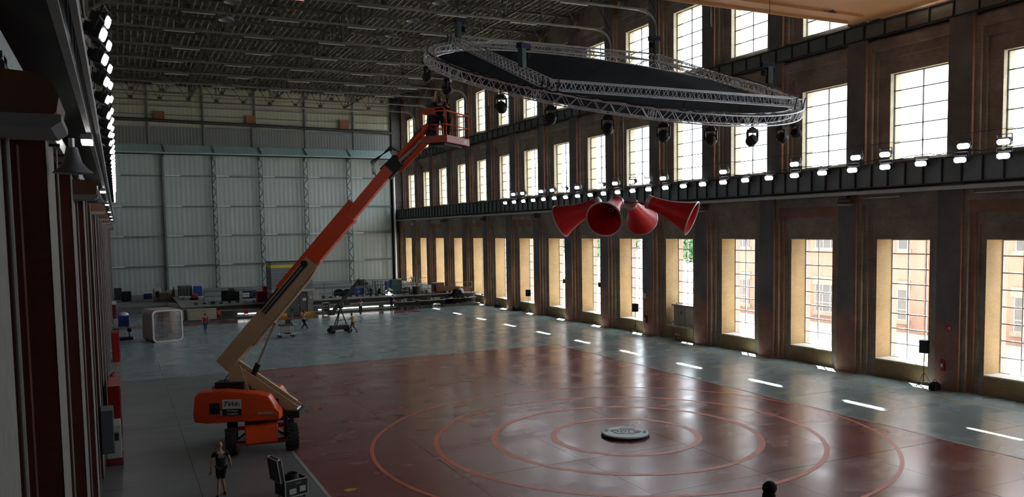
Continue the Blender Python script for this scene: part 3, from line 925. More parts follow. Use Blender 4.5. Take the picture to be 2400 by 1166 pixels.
def person(label, loc, yaw, H, pose, skin='skin', hair='hair', top='black_cloth', bottom='black_cloth', shorts=False, long_hair=False, bald=False, cap=False, shoes='black', sleeves=True, tilt=0.0, detail=True):
    s = H/1.75
    J = {k: Vector(v) for k, v in BASE.items()}
    for k, v in pose.items():
        if k in J: J[k] = Vector(v)
    hd = Vector(pose.get('look', (0, 1, 0))).normalized()     # direction the face points
    t = thing('person', label, 'person', loc, (0, 0, yaw))
    N = {}
    N['pelvis'] = (J['pelvis']*s, (.13*s, .10*s)); N['waist'] = (J['waist']*s, (.12*s, .09*s))
    N['chest'] = (J['chest']*s, (.16*s, .105*s)); N['neck'] = (J['neck']*s, .052*s)
    N['skull'] = ((J['neck']*.45+J['head']*.55)*s, .058*s)
    E_ = [('pelvis', 'waist'), ('waist', 'chest'), ('chest', 'neck'), ('neck', 'skull')]
    for q in 'lr':
        N[q+'sh'] = (J[q+'sh']*s, .058*s); N[q+'el'] = (J[q+'el']*s, .040*s); N[q+'wr'] = (J[q+'wr']*s, .027*s)
        d = (J[q+'wr']-J[q+'el']).normalized()
        side = d.cross(Vector((0, 1, .2))).normalized()
        palm = J[q+'wr'] + d*.07
        N[q+'palm'] = (palm*s, (.036*s, .022*s))
        E_ += [('chest', q+'sh'), (q+'sh', q+'el'), (q+'el', q+'wr'), (q+'wr', q+'palm')]
        if detail:
            curl = Vector((0, 1, 0)) if abs(d.y) < .7 else Vector((0, 0, -1))
            for fi, (off, ln) in enumerate(((-.027, .062), (-.009, .074), (.009, .070), (.027, .054))):
                a = palm + d*.035 + side*off
                b = a + d*ln*.55 + curl*.008
                c = b + d*ln*.38 + curl*.022
                for nm, p, r in (('a', a, .0085), ('b', b, .008), ('c', c, .0065)): N['%sf%d%s' % (q, fi, nm)] = (p*s, r*s)
                E_ += [(q+'palm', '%sf%da' % (q, fi)), ('%sf%da' % (q, fi), '%sf%db' % (q, fi)), ('%sf%db' % (q, fi), '%sf%dc' % (q, fi))]
            sg = 1 if q == 'l' else -1
            a = palm - d*.02 + side*.035*sg + curl*.01
            b = a + d*.035 + side*.022*sg + curl*.015
            N[q+'ta'] = (a*s, .010*s); N[q+'tb'] = (b*s, .008*s)
            E_ += [(q+'palm', q+'ta'), (q+'ta', q+'tb')]
        N[q+'hip'] = (J[q+'hip']*s, .088*s)
        N[q+'kn'] = (J[q+'kn']*s, .056*s)
        m_ = (J[q+'kn']*.62+J[q+'an']*.38); m_ = m_ + Vector((0, -.015, 0))
        N[q+'calf'] = (m_*s, .054*s)
        N[q+'an'] = (J[q+'an']*s, .036*s)
        E_ += [('pelvis', q+'hip'), (q+'hip', q+'kn'), (q+'kn', q+'calf'), (q+'calf', q+'an')]
    me = skin_mesh(N, E_, 1)
    # head, ears, nose, chin
    hq = hd.to_track_quat('Y', 'Z').to_matrix().to_4x4()
    hp = (J['head'] + Vector((0, 0, .01)))*s
    mb = MB()
    mb.ell(hp, .076*s, .096*s, .118*s, 14, 10, hq)
    mb.ell(hp + hq @ Vector((0, .035*s, -.065*s)), .052*s, .058*s, .052*s, 10, 6, hq)
    for sx in (-1, 1): mb.ell(hp + hq @ Vector((sx*.078*s, -.005*s, -.01*s)), .010*s, .020*s, .032*s, 8, 5, hq)
    mb.ell(hp + hq @ Vector((0, .1*s, -.022*s)), .013*s, .020*s, .026*s, 8, 5, hq)
    me = join_mesh(me, mb)
    me.materials.clear(); me.materials.append(M[skin])
    body = put('body', me, t)
    fm = MB()
    for sx in (-1, 1): fm.ell(hp + hq @ Vector((sx*.03*s, .086*s, .008*s)), .013*s, .008*s, .007*s, 8, 5, hq)
    fm.build('eyes', M['hair'], t)
    MB().ell(hp + hq @ Vector((0, .088*s, -.058*s)), .024*s, .008*s, .006*s, 8, 4, hq).build('mouth', M['shirt_red'], t)
    if not bald:
        mb = MB().ell(hp + hq @ Vector((0, -.018*s, .022*s)), .086*s, .098*s, .112*s, 14, 10, hq)
        if long_hair: mb.ell(hp + hq @ Vector((0, -.075*s, -.10*s)), .075*s, .05*s, .16*s, 12, 8, hq)
        mb.build('hair', M[hair], t)
    if cap:
        mb = MB().ell(hp + hq @ Vector((0, -.005*s, .035*s)), .118*s, .135*s, .115*s, 16, 8, hq)
        mb.prism([(-.07*s, .08*s), (.07*s, .08*s), (.055*s, .19*s), (-.055*s, .19*s)], .04*s, .055*s, 'Z', Matrix.Translation(hp) @ hq)
        mb.build('cap', M['black_cloth'], t)
    g = .016*s
    # shirt
    N2 = {'waist': (J['waist']*s, (.135*s+g, .10*s+g)), 'hem': ((J['pelvis']*.9+J['waist']*.1)*s, (.14*s+g, .11*s+g)), 'chest': (J['chest']*s, (.168*s+g, .11*s+g)), 'nb': ((J['neck']*.85+J['chest']*.15)*s, .062*s)}
    E2 = [('hem', 'waist'), ('waist', 'chest'), ('chest', 'nb')]
    for q in 'lr':
        N2[q+'sh'] = (J[q+'sh']*s, .066*s)
        f = .55 if sleeves else .95
        N2[q+'slv'] = ((J[q+'sh']*(1-f)+J[q+'el']*f)*s, .060*s)
        E2 += [('chest', q+'sh'), (q+'sh', q+'slv')]
    sm = skin_mesh(N2, E2, 1); sm.materials.clear(); sm.materials.append(M[top])
    put('shirt', sm, t)
    N3 = {'pel': ((J['pelvis']+Vector((0, 0, .03)))*s, (.135*s+g*.6, .105*s+g*.6))}
    E3 = []
    for q in 'lr':
        N3[q+'hip'] = (J[q+'hip']*s, .10*s)
        E3 += [('pel', q+'hip')]
        if shorts:
            N3[q+'leg'] = ((J[q+'hip']*.12+J[q+'kn']*.88)*s, .082*s)
            E3 += [(q+'hip', q+'leg')]
        else:
            N3[q+'kn'] = (J[q+'kn']*s, .068*s); N3[q+'an'] = ((J[q+'an']+Vector((0, 0, .03)))*s, .050*s)
            E3 += [(q+'hip', q+'kn'), (q+'kn', q+'an')]
    tm = skin_mesh(N3, E3, 1); tm.materials.clear(); tm.materials.append(M[bottom])
    put('shorts' if shorts else 'trousers', tm, t)
    for q in 'lr':
        a = J[q+'an']*s
        pit = max(-.9, min(.2, -(J[q+'an'].z-.08)*3.2))
        R = Matrix.Translation(a) @ Matrix.Rotation(pit, 4, 'X')
        mb = MB().ell(R @ Vector((0, .055*s, -.045*s)), .045*s, .135*s, .038*s, 12, 6, R.to_3x3().to_4x4())
        mb.ell(R @ Vector((0, -.02*s, -.02*s)), .042*s, .055*s, .055*s, 10, 6, R.to_3x3().to_4x4())
        mb.build('shoe', M[shoes], t)
    return t

# man walking away, bottom left
mw = person('bald man in black shirt and black shorts walking away beside the boom lift', (2.66, 27.3, 0), .12, 1.80,
       dict(lkn=(-.05, .12, .50), lan=(-.15, -.12, .08), rkn=(.06, .10, .49), ran=(.13, .14, .08), lhip=(-.08, 0, .92),
            lel=(-.27, -.02, 1.14), lwr=(-.30, .03, .88), rel=(.27, -.05, 1.14), rwr=(.33, .10, .92)), bald=True, shorts=True, skin='skin')
mb = MB()
for i in range(14):
    a = 2*pi*i/14; b = 2*pi*(i+1)/14
    mb.bar((.105*cos(a), -.152, 1.355+.05*sin(a)), (.105*cos(b), -.152, 1.355+.05*sin(b)), .009, .006)
for i in range(5):
    x = -.06+.03*i
    mb.bar((x-.012, -.155, 1.335+.006*(i % 2)), (x+.016, -.155, 1.375-.01*(i % 3)), .010, .006)
mb.bar((-.07, -.155, 1.385), (.05, -.155, 1.392), .009, .006)
mb.build('back_print', M['shirt_white'], mw)
person('man in dark red shirt and jeans walking away near the white glass pod', (6.45, 73.9, 0), .1, 1.76, dict(lkn=(-.05, .1, .5), lan=(-.12, -.1, .1), rkn=(.07, .06, .49), ran=(.07, .12, .08), rel=(.3, -.05, 1.15), rwr=(.24, .08, .95)), top='shirt_red', bottom='jeans', hair='hair_brown', detail=False)
person('person in white top and black trousers striding right beside the camera crane', (14.25, 71.3, 0), -pi/2, 1.78, WALK, skin='skin_dark', top='shirt_white', shoes='shirt_white', detail=False)
person('person in pale lilac top standing before the lit platform edge', (21.98, 81.3, 0), pi, 1.74, dict(lel=(-.24, .0, 1.13), lwr=(-.05, .14, 1.05), rel=(.25, 0, 1.13), rwr=(.05, .14, 1.02), lan=(-.03, -.02, .08), ran=(.04, .0, .08)), skin='skin_dark', top='shirt_lilac', shoes='shirt_white', detail=False)
person('man in navy shirt bending over the equipment table by the platform', (26.1, 84.0, 0), -1.0, 1.80, dict(head=(0, .22, 1.58), neck=(0, .12, 1.47), chest=(0, .05, 1.30), lel=(-.22, .2, 1.15), lwr=(-.2, .38, .98), rel=(.22, .2, 1.15), rwr=(.2, .38, .98), look=(0, 1, -.5)), top='navy', bottom='navy', detail=False)
person('person in orange top and brown trousers pushing the camera crane dolly', (17.55, 67.5, 0), .9, 1.72, dict(WALK, lel=(-.24, .18, 1.2), lwr=(-.18, .40, 1.16), rel=(.24, .18, 1.2), rwr=(.18, .40, 1.16), neck=(0, .06, 1.46), head=(0, .10, 1.60)), top='shirt_orange', bottom='khaki', detail=False)
hq_ = at(1803, 1131, 10.6)
cp = person('person in black cap seen from behind at the bottom edge, right of centre', (hq_.x, 10.6, hq_.z-1.86), -1.1, 1.84, {}, cap=True)
MB().ell((0, -.01, 1.60), .115, .125, .16, 16, 10).tube([(0, 0, 1.60), (0, 0, 1.46)], [.115, .15], 16).build('hood', M['black_cloth'], cp)
t = thing('access_platform', 'low steel work platform under the person in the black cap', 'platform', (hq_.x, 10.6, 0))
MB().box(-.8, .8, -.6, .6, hq_.z-1.95, hq_.z-1.86).build('deck', M['steel_dark'], t)
for x in (-.75, .75):
    for y in (-.55, .55): MB().box(x-.04, x+.04, y-.04, y+.04, 0, hq_.z-1.95).build('leg', M['steel_light'], t)

# ---------------------------------------------------------------- boom lift
bf = thing('boom_lift', 'orange and beige telescopic boom lift raised to the hanging ring truss', 'boom lift', (0, 0, 0))
TC = Vector((4.85, 33.45, 0))
cyaw = radians(-8)
CMx = Matrix.Translation(TC) @ Matrix.Rotation(cyaw, 4, 'Z')
chas = MB().rbox(-.62, .62, -1.0, 1.75, .55, 1.02, .05, CMx).build('chassis', M['orange_dark'], bf)
MB().rbox(-.60, .60, -1.52, -1.0, .42, 1.05, .04, CMx).build('axle_box', M['orange'], bf)
MB().box(-.95, .95, -1.38, -1.18, .34, .48, CMx).build('axle', M['orange_dark'], bf)
MB().box(-.95, .95, 1.3, 1.5, .34, .48, CMx).build('axle', M['orange_dark'], bf)
MB().tube([CMx @ Vector((-.95, -1.45, .52)), CMx @ Vector((.95, -1.45, .52))], .03, 8).tube([CMx @ Vector((-.55, -1.35, .85)), CMx @ Vector((-.95, -1.3, .55))], .04, 8).tube([CMx @ Vector((.55, -1.35, .85)), CMx @ Vector((.95, -1.3, .55))], .04, 8).build('steering_rod', M['black'], bf)
MB().cyl(CMx @ Vector((0, 0, 1.05)), .62, .14, 32).build('slew_ring', M['black'], bf)
def wheel_mesh():
    mb = MB().lathe([(.20, -.16), (.30, -.19), (.44, -.20), (.48, -.17), (.485, 0), (.48, .17), (.44, .20), (.30, .19), (.20, .16)], 28)
    for i in range(20):
        a = 2*pi*i/20
        for sg in (-1, 1):
            aa = a + (pi/20 if sg > 0 else 0)
            c1, s1, c2, s2 = cos(aa), sin(aa), cos(aa+.13), sin(aa+.13)
            mb.bar((.485*c1, .485*s1, sg*.205), (.49*c2, .49*s2, sg*.01), .055, .05, up=(c1, s1, 0))
    return mb.mesh('wheel')
wm = wheel_mesh(); wm.materials.append(M['rubber'])
hm = MB().lathe([(0, .10), (.08, .12), (.10, .06), (.2, .05), (.21, .14), (.205, -.14), (.18, -.06), (0, -.06)], 20).mesh('hub'); hm.materials.append(M['beige'])
for i, (x, y) in enumerate(((-1.12, -1.28), (1.12, -1.28), (-1.12, 1.40), (1.12, 1.40))):
    p = CMx @ Vector((x, y, .52))
    o = put('wheel', wm, bf, p, (pi/2, 0, cyaw + pi/2 + (.12 if (i == 1) else 0)))
    put('hub', hm, o, (0, 0, 0))
tyaw = radians(-24)
TM = Matrix.Translation(TC) @ Matrix.Rotation(tyaw, 4, 'Z')
MB().box(-2.0, 1.2, -.55, .55, 1.08, 1.24, TM).box(.8, 1.65, -.5, .5, 1.15, 1.42, TM).build('turntable', M['black'], bf)
# counterweight hoods, one each side
def hood_mb(y0, y1, x0=-2.25, x1=1.05):
    n = 9
    prof = [(x0+.02, 1.20), (x0, 1.55), (x0+.06, 2.18), (x0+.26, 2.40), (x0+1.2, 2.42), (x1-.85, 2.30), (x1-.42, 2.18), (x1-.18, 1.80), (x1-.06, 1.48), (x1, 1.44), (x1, 1.24), (x0+.5, 1.15)]
    bm = bmesh.new()
    a = [bm.verts.new(TM @ Vector((x, y0, z))) for x, z in prof]
    b = [bm.verts.new(TM @ Vector((x, y1, z))) for x, z in prof]
    bm.faces.new(a); bm.faces.new(b[::-1])
    k = len(prof)
    for i in range(k): bm.faces.new((a[i], b[i], b[(i+1) % k], a[(i+1) % k]))
    bmesh.ops.bevel(bm, geom=list(bm.edges), offset=.07, segments=3, profile=.6, affect='EDGES')
    mb = MB().add([v.co.copy() for v in bm.verts], [[v.index for v in f.verts] for f in bm.faces], True)
    bm.free()
    return mb
hm1 = hood_mb(-1.18, -.60)
hd_ = hm1.build('engine_hood', M['orange'], bf)
hood_mb(.60, 1.18, -2.2, 1.05).build('engine_hood', M['orange'], bf)
MB().prism([(-2.3, 1.2), (-2.25, 2.0), (-2.0, 2.15), (-1.4, 2.1), (-1.1, 1.2)], -.6, .6, 'Y', TM).build('counterweight', M['orange_dark'], bf)
MB().box(-1.6, -.5, -.5, .2, 2.0, 2.62, TM).box(-.4, .8, -.4, .4, 1.24, 1.9, TM).build('engine', M['black'], bf)
MB().box(-1.62, -1.22, -1.20, -1.175, 1.52, 1.95, TM).build('hood_vent', M['black'], bf)
MB().box(-2.22, 1.0, -1.205, -1.18, 1.425, 1.44, TM).build('hood_seam', M['orange_dark'], bf)
fp = MB().box(-1.12, -.40, -1.20, -1.178, 1.72, 2.08, TM).build('decal', M['white'], bf)
MB().box(-1.12, -.40, -1.20, -1.178, 1.46, 1.72, TM).build('decal', M['black'], bf)
MB().box(-1.21, -1.14, -1.205, -1.178, 1.48, 1.64, TM).box(.22, .36, -1.2, -1.178, 1.48, 1.56, TM).box(.48, .8, -1.2, -1.178, 1.48, 1.58, TM).build('decal', M['grey_light'], bf)
MB().box(.37, .47, -1.2, -1.178, 1.48, 1.56, TM).build('decal', M['yellow'], bf)
def text(s, size, mat, parent, Mx, name='lettering', ext=.004, shear=0.0):
    cu = bpy.data.curves.new(name, 'FONT')
    cu.body = s; cu.size = size; cu.extrude = ext; cu.align_x = 'CENTER'; cu.align_y = 'CENTER'; cu.shear = shear
    cu.resolution_u = 2
    cu.materials.append(mat)
    tmp = bpy.data.objects.new('t', cu)
    TMP.collection.objects.link(tmp)
    TMP.view_layers[0].update()
    me = bpy.data.meshes.new_from_object(tmp.evaluated_get(TMP.view_layers[0].depsgraph))
    bpy.data.objects.remove(tmp)
    me.materials.clear(); me.materials.append(mat)
    o = bpy.data.objects.new(name, me)
    COL.objects.link(o)
    if parent: o.parent = parent
    o.matrix_local = Mx
    return o
RX = Matrix.Rotation(pi/2, 4, 'X')
text('TVH', .27, M['black'], fp, TM @ Matrix.Translation((-.84, -1.206, 1.90)) @ RX, shear=.3, ext=.006)
mb = MB()
for i in range(10):
    a, b = 2*pi*i/10, 2*pi*(i+1)/10
    mb.bar(TM @ Vector((-.51+.06*cos(a), -1.207, 1.91+.06*sin(a))), TM @ Vector((-.51+.06*cos(b), -1.207, 1.91+.06*sin(b))), .014, .008)
mb.bar(TM @ Vector((-.48, -1.207, 1.87)), TM @ Vector((-.43, -1.207, 1.82)), .016, .008)
mb.build('logo', M['black'], fp)
text('Verhuur', .125, M['white'], fp, TM @ Matrix.Translation((-.74, -1.206, 1.65)) @ RX)
text('Location', .125, M['white'], fp, TM @ Matrix.Translation((-.74, -1.206, 1.53)) @ RX)
# tower links
LP = TM @ Vector((1.45, 0, 1.40))
P0 = Vector((3.80, 33.95, 3.30))
ldir = (P0 - LP).normalized()
lside = ldir.cross(Vector((0, 0, 1))).normalized()
for sg in (-.24, .24):
    MB().bar(LP + lside*sg, P0 - ldir*.3 + lside*sg, .05, .40).build('riser_plate', M['beige'], bf)
MB().bar(LP + Vector((0, 0, .30)), P0 - ldir*.2 + Vector((0, 0, .34)), .16, .12).build('riser_link', M['beige'], bf)
MB().bar(LP + Vector((0, 0, -.2)) - ldir*.1, P0 - ldir*.9 - Vector((0, 0, .22)), .18, .18).build('riser_link', M['beige'], bf)
UL = TM @ Vector((-.75, 0, 1.3))
for sg in (-.20, .20):
    MB().prism([(0, 0), (.42, 0), (.62, .9), (.28, 1.95), (-.22, 1.95), (-.12, 1.0)], sg-.03, sg+.03, 'Y', Matrix.Translation(UL + Vector((-.2, 0, 0))) @ Matrix.Rotation(tyaw, 4, 'Z')).build('upright_plate', M['beige'], bf)
for p, r in ((P0 + Vector((.2, -.1, -.15)), .09), (LP, .1), (UL + Vector((.2, 0, .9)), .07)):
    MB().tube([p - lside*.3, p + lside*.3], r, 12).build('pivot_pin', M['steel_light'], bf)
# telescopic boom
PE = Vector((9.72, 30.46, 10.88))
bd_ = (PE - P0).normalized()
bu = bd_.cross(Vector((0, 0, 1))).normalized().cross(bd_).normalized()    # boom 'up'
bs = bd_.cross(bu).normalized()
L_ = (PE - P0).length
A = P0 - bd_*.15 + bu*.1
def bt(t, up=0.0, side=0.0): return P0 + bd_*(L_*t) + bu*(.1+up) + bs*side
MB().bar(bt(-.02), bt(.25), .50, .64, up=bu).bar(bt(.24, -.03), bt(.525, -.03), .47, .58, up=bu).bar(bt(.12, -.36), bt(.47, -.33), .3, .16, up=bu).build('boom_base_section', M['beige'], bf)
MB().bar(bt(.46, -.25), bt(.545, -.12), .3, .34, up=bu).build('boom_collar', M['beige'], bf)
MB().bar(bt(.24, .27), bt(.50, .27), .30, .16, up=bu).build('cable_tray', M['steel_dark'], bf)
for sg in (-1, 1):
    MB().bar(bt(.22, .10, sg*.24), bt(.505, .10, sg*.24), .02, .20, up=bu).build('boom_slot', M['steel_dark'], bf)
    mb = MB()
    for i in range(30):
        t = .235 + .26*i/29
        mb.bar(bt(t, .08, sg*.255), bt(t+.004, .13, sg*.255), .02, .05, up=bu)
    mb.build('cable_chain', M['grey_light'], bf, kind='stuff')
mb = MB()
for i in range(34):
    t = .26 + .235*i/33
    mb.bar(bt(t, .36, -.1), bt(t+.004, .36, -.1), .12, .03, up=bu)
mb.build('cable_chain', M['grey_light'], bf, kind='stuff')
MB().bar(bt(.36, .32, .17), bt(.80, .30, .17), .10, .20, up=bu).build('boom_rail', M['orange'], bf)
MB().bar(bt(.50), bt(.745), .42, .50, up=bu).bar(bt(.735), bt(.752), .47, .56, up=bu).build('boom_middle_section', M['orange'], bf)
MB().bar(bt(.74), bt(.985), .36, .42, up=bu).build('boom_tip_section', M['orange'], bf)
MB().tube([bt(.5, .12, -.3), bt(.5, .12, .3)], .13, 14).build('wear_roller', M['black'], bf)
MB().bar(bt(.73, .26, -.2), bt(.75, .34, -.55), .1, .08, up=bu).build('hose_guide', M['black'], bf)
# lift cylinder
c0 = P0 - ldir*.9 + Vector((.15, -.05, -.05)); c1 = bt(.245, -.45)
MB().tube([c0, c0.lerp(c1, .25)], .12, 12).build('cylinder_body', M['black'], bf)
MB().tube([c0.lerp(c1, .25), c1], .06, 12).build('cylinder_rod', M['grey_light'], bf)
# jib
BE = Vector((11.05, 29.62, 12.02))
jd = (BE - PE).normalized()
MB().bar(bt(.96), PE + jd*.25 + Vector((0, 0, .12)), .34, .55).bar(PE, PE + Vector((.1, 0, .45)), .3, .3).build('jib_knuckle', M['black'], bf)
MB().tube([PE + Vector((.1, 0, .34)), BE + Vector((-.15, 0, .42))], .125, 12).build('jib_tube', M['orange'], bf)
MB().tube([PE + Vector((.2, 0, -.10)), BE + Vector((-.1, 0, -.0))], .115, 12).build('jib_tube', M['orange'], bf)
MB().tube([PE.lerp(BE, .12) + Vector((0, -.05, .12)), PE.lerp(BE, .6) + Vector((0, -.05, .18))], .07, 10).tube([PE.lerp(BE, .6) + Vector((0, -.05, .18)), PE.lerp(BE, .95) + Vector((0, -.05, .25))], .04, 10).build('jib_cylinder', M['steel_light'], bf)
MB().bar(BE + Vector((-.12, .05, -.15)), BE + Vector((.0, .0, 1.15)), .22, .34).tube([BE + Vector((0, 0, .2)), BE + Vector((.05, 0, 1.3))], .14, 10).build('platform_rotator', M['black'], bf)
mb = MB()
for k, off in enumerate((.0, .07, .13)):
    pts = [bt(.93, .25+off), bt(.96, .62+off), PE + Vector((-.1, 0, .85-off)), PE + Vector((.25, 0, .55+off*.5)), PE.lerp(BE, .5) + Vector((0, 0, .60-off*.4)), BE + Vector((-.1, 0, .65))]
    mb.tube(pts, .022, 6)
mb.build('hydraulic_hose', M['black'], bf)
mb = MB().tube([bt(.02, .1, -.3), bt(-.03, -.25, -.42), P0 + Vector((-.25, -.35, -.6)), P0 + Vector((-.1, -.4, -1.0))], .025, 6).tube([bt(.05, -.2, -.3), bt(.1, -.05, -.3), bt(.14, .2, -.3)], .025, 6)
mb.build('hydraulic_hose', M['black'], bf)
# platform basket
byaw = radians(41)
BC = Vector((11.05, 29.18, 11.78))
KM = Matrix.Translation(BC) @ Matrix.Rotation(byaw, 4, 'Z')
bx0, bx1, by0, by1 = .0, 1.85, -.50, .50
bx0, bx1, by0, by1 = -.35, 1.5, -.55, .45
MB().box(bx0, bx1, by0, by1, -.03, .02, KM).box(bx0-.02, bx1+.02, by0-.03, by0, -.06, .20, KM).box(bx0-.02, bx1+.02, by1, by1+.03, -.06, .20, KM).box(bx0-.03, bx0, by0, by1, -.06, .20, KM).box(bx1, bx1+.03, by0, by1, -.06, .20, KM).build('platform_floor', M['orange_dark'], bf)
MB().box(bx0+.2, bx1-.2, by0+.2, by1-.2, -.14, -.03, KM).build('platform_support', M['steel_dark'], bf)
rail = MB()
def kp(x, y, z): return KM @ Vector((x, y, z))
for z, r in ((1.10, .026), (.60, .02)):
    rail.tube([kp(bx0, by0, z), kp(bx1, by0, z), kp(bx1, by1, z), kp(bx0, by1, z), kp(bx0, by0, z)], r, 8)
rail.build('guard_rail', M['orange'], bf)
for x, y in ((bx0, by0), (bx1, by0), (bx1, by1), (bx0, by1), ((bx0+bx1)/2, by0), ((bx0+bx1)/2, by1), (bx0+.45, by0), (bx1-.4, by0)):
    MB().tube([kp(x, y, .1), kp(x, y, 1.10)], .024, 8).build('rail_post', M['orange'], bf)
MB().tube([kp(bx0, by0+.05, 1.14), kp(bx0, by0+.1, 1.22), kp(bx0, by1-.35, 1.22), kp(bx0, by1-.3, .45), kp(bx0, by0+.1, .45), kp(bx0, by0+.05, 1.14)], .024, 8).build('gate_frame', M['orange'], bf)
MB().rbox(bx0-.05, bx0+.28, by1-.42, by1-.05, 1.0, 1.24, .03, KM).build('control_box', M['orange_dark'], bf)
MB().box(bx1-.5, bx1-.2, by0-.036, by0-.03, .0, .12, KM).build('decal', M['white'], bf)

UP = dict(lel=(-.22, .22, 1.62), lwr=(-.14, .30, 1.86), rel=(.24, .20, 1.62), rwr=(.10, .30, 1.90), neck=(0, 0, 1.47), head=(0, .0, 1.62), look=(.1, 1, .5))
p = kp(-.02, -.12, .02)
person('person with long hair in black, left in the basket, arms raised to the ring truss', p, byaw-1.0, 1.68, UP, top='black_cloth', shorts=True, bottom='black_cloth', long_hair=True, hair='hair_brown')
p = kp(.62, -.08, .02)
person('person in black shirt and trousers, right in the basket, reaching up to the ring truss', p, byaw-.2, 1.70, dict(UP, lel=(-.25, .18, 1.50), lwr=(-.30, .26, 1.76)), top='black_cloth', bottom='black_cloth')

# ---------------------------------------------------------------- suspended ring truss
RN = Vector((-.01, -.37, 1)).normalized()
R1 = Vector((1, 0, -RN.x/RN.z)).normalized()
R2 = RN.cross(R1)
RC = Vector((20.57, 32.0, 15.09))
RR = 8.50
rt = thing('ring_truss', 'round aluminium lighting truss hung tilted, with a dark cloth disc inside', 'truss')
rt.matrix_world = Matrix(((R1.x, R2.x, RN.x, RC.x), (R1.y, R2.y, RN.y, RC.y), (R1.z, R2.z, RN.z, RC.z), (0, 0, 0, 1)))
HT, WT = .38, .40
for r in (RR, RR-WT):
    for h in (0, HT):
        n = 120
        MB().tube([(r*cos(2*pi*i/n), r*sin(2*pi*i/n), h) for i in range(n+1)], .028, 7, cap=False).build('ring_chord', M['alu'], rt)
NB = 90
st = 2*pi/NB
for r, nm in ((RR, 'ring_brace'), (RR-WT, 'ring_brace')):
    a = MB().tube([(r, 0, 0), (r*cos(st/2), r*sin(st/2), HT)], .014, 5).tube([(r*cos(st/2), r*sin(st/2), HT), (r*cos(st), r*sin(st), 0)], .014, 5).mesh('ring_brace')
    a.materials.append(M['alu'])
    for i in range(NB): put(nm, a, rt, (0, 0, 0), (0, 0, st*i))
mb = MB()
for i in range(NB):
    for h in (0, HT):
        t0, t1, t2 = st*i, st*(i+.5), st*(i+1)
        ro, ri = RR, RR-WT
        mb.tube([(ro*cos(t0), ro*sin(t0), h), (ri*cos(t1), ri*sin(t1), h)], .012, 4).tube([(ri*cos(t1), ri*sin(t1), h), (ro*cos(t2), ro*sin(t2), h)], .012, 4)
mb.build('ring_lacing', M['alu'], rt, kind='stuff')
for i in range(12):       # bolted joints
    t = 2*pi*(i+.3)/12
    for r_ in (RR, RR-WT):
        mb = MB()
        for dt in (-.012, .0, .012):
            mb.tube([(r_*cos(t+dt), r_*sin(t+dt), 0), (r_*cos(t+dt), r_*sin(t+dt), HT)], .016, 5)
        mb.bar((r_*cos(t-.014), r_*sin(t-.014), HT/2), (r_*cos(t+.014), r_*sin(t+.014), HT/2), .03, .03)
        mb.build('ring_joint', M['alu'], rt)
CR = [Vector((8.15*cos(radians(a)), 8.15*sin(radians(a)), HT+.05)) for a in (132, 222, 310, 42)]
def straight(a, b):
    d = (b-a); L = d.length; d = d/L
    s = d.cross(Vector((0, 0, 1))).normalized()
    a = a - d*.15; L += .3
    for sx in (-.17, .17):
        for h in (0, .34):
            MB().tube([a+s*sx+Vector((0, 0, h)), a+d*L+s*sx+Vector((0, 0, h))], .026, 7).build('truss_chord', M['alu'], rt)
    n = int(L/.40)
    pz = L/n
    bm_ = MB()
    for sx in (-.17, .17):
        bm_.tube([s*sx, s*sx+d*pz/2+Vector((0, 0, .34))], .013, 5).tube([s*sx+d*pz/2+Vector((0, 0, .34)), s*sx+d*pz], .013, 5)
    for h in (0, .34):
        bm_.tube([s*-.17+Vector((0, 0, h)), s*.17+d*pz/2+Vector((0, 0, h))], .011, 4)
    me = bm_.mesh('truss_brace'); me.materials.append(M['alu'])
    for i in range(n): put('truss_brace', me, rt, a+d*pz*i)
for i in range(4): straight(CR[i], CR[(i+1) % 4])
for c in CR:
    MB().box(-.24, .24, -.24, .24, -.02, .40, Matrix.Translation(c)).build('corner_block', M['steel_dark'], rt) if False else None
    mb = MB()
    for dx in (-.22, .22):
        for dy in (-.22, .22):
            mb.box(c.x+dx-.02, c.x+dx+.02, c.y+dy-.02, c.y+dy+.02, c.z-.1, c.z+.44)
    mb.tube([c+Vector((-.22, -.22, .4)), c+Vector((.22, .22, -.05))], .03, 6).build('corner_strap', M['black'], rt)
# cloth disc in strips, seams between
rc_ = RR-WT-.06
nst = 7
for i in range(nst):
    x0, x1 = -rc_+2*rc_*i/nst, -rc_+2*rc_*(i+1)/nst
    pts = []
    m_ = 14
    for j in range(m_+1):
        x = x0+.012+(x1-x0-.024)*j/m_
        pts.append((x, -sqrt(max(0, rc_**2-x*x))))
    for j in range(m_, -1, -1):
        x = x0+.012+(x1-x0-.024)*j/m_
        pts.append((x, sqrt(max(0, rc_**2-x*x))))
    if i == 0: pts = pts[1:-1]
    if i == nst-1: pts = pts[:m_] + [pts[m_]] + pts[m_+2:]
    MB().prism(pts, .0, .02, 'Z', Matrix.Rotation(radians(-38), 4, 'Z')).build('cloth_strip', M['scrim'], rt)
MB().cyl((0, 0, -.012), rc_-.03, .012, 96).build('cloth_backing', M['scrim'], rt)
mb = MB()
n = 150
rnd = random.Random(5)
mb.tube([((RR-.1)*cos(t), (RR-.1)*sin(t), HT+.05+rnd.uniform(-.02, .05)) for t in [radians(120)+radians(250)*i/n for i in range(n)]], .03, 5)
mb.build('ring_cable', M['black'], rt)

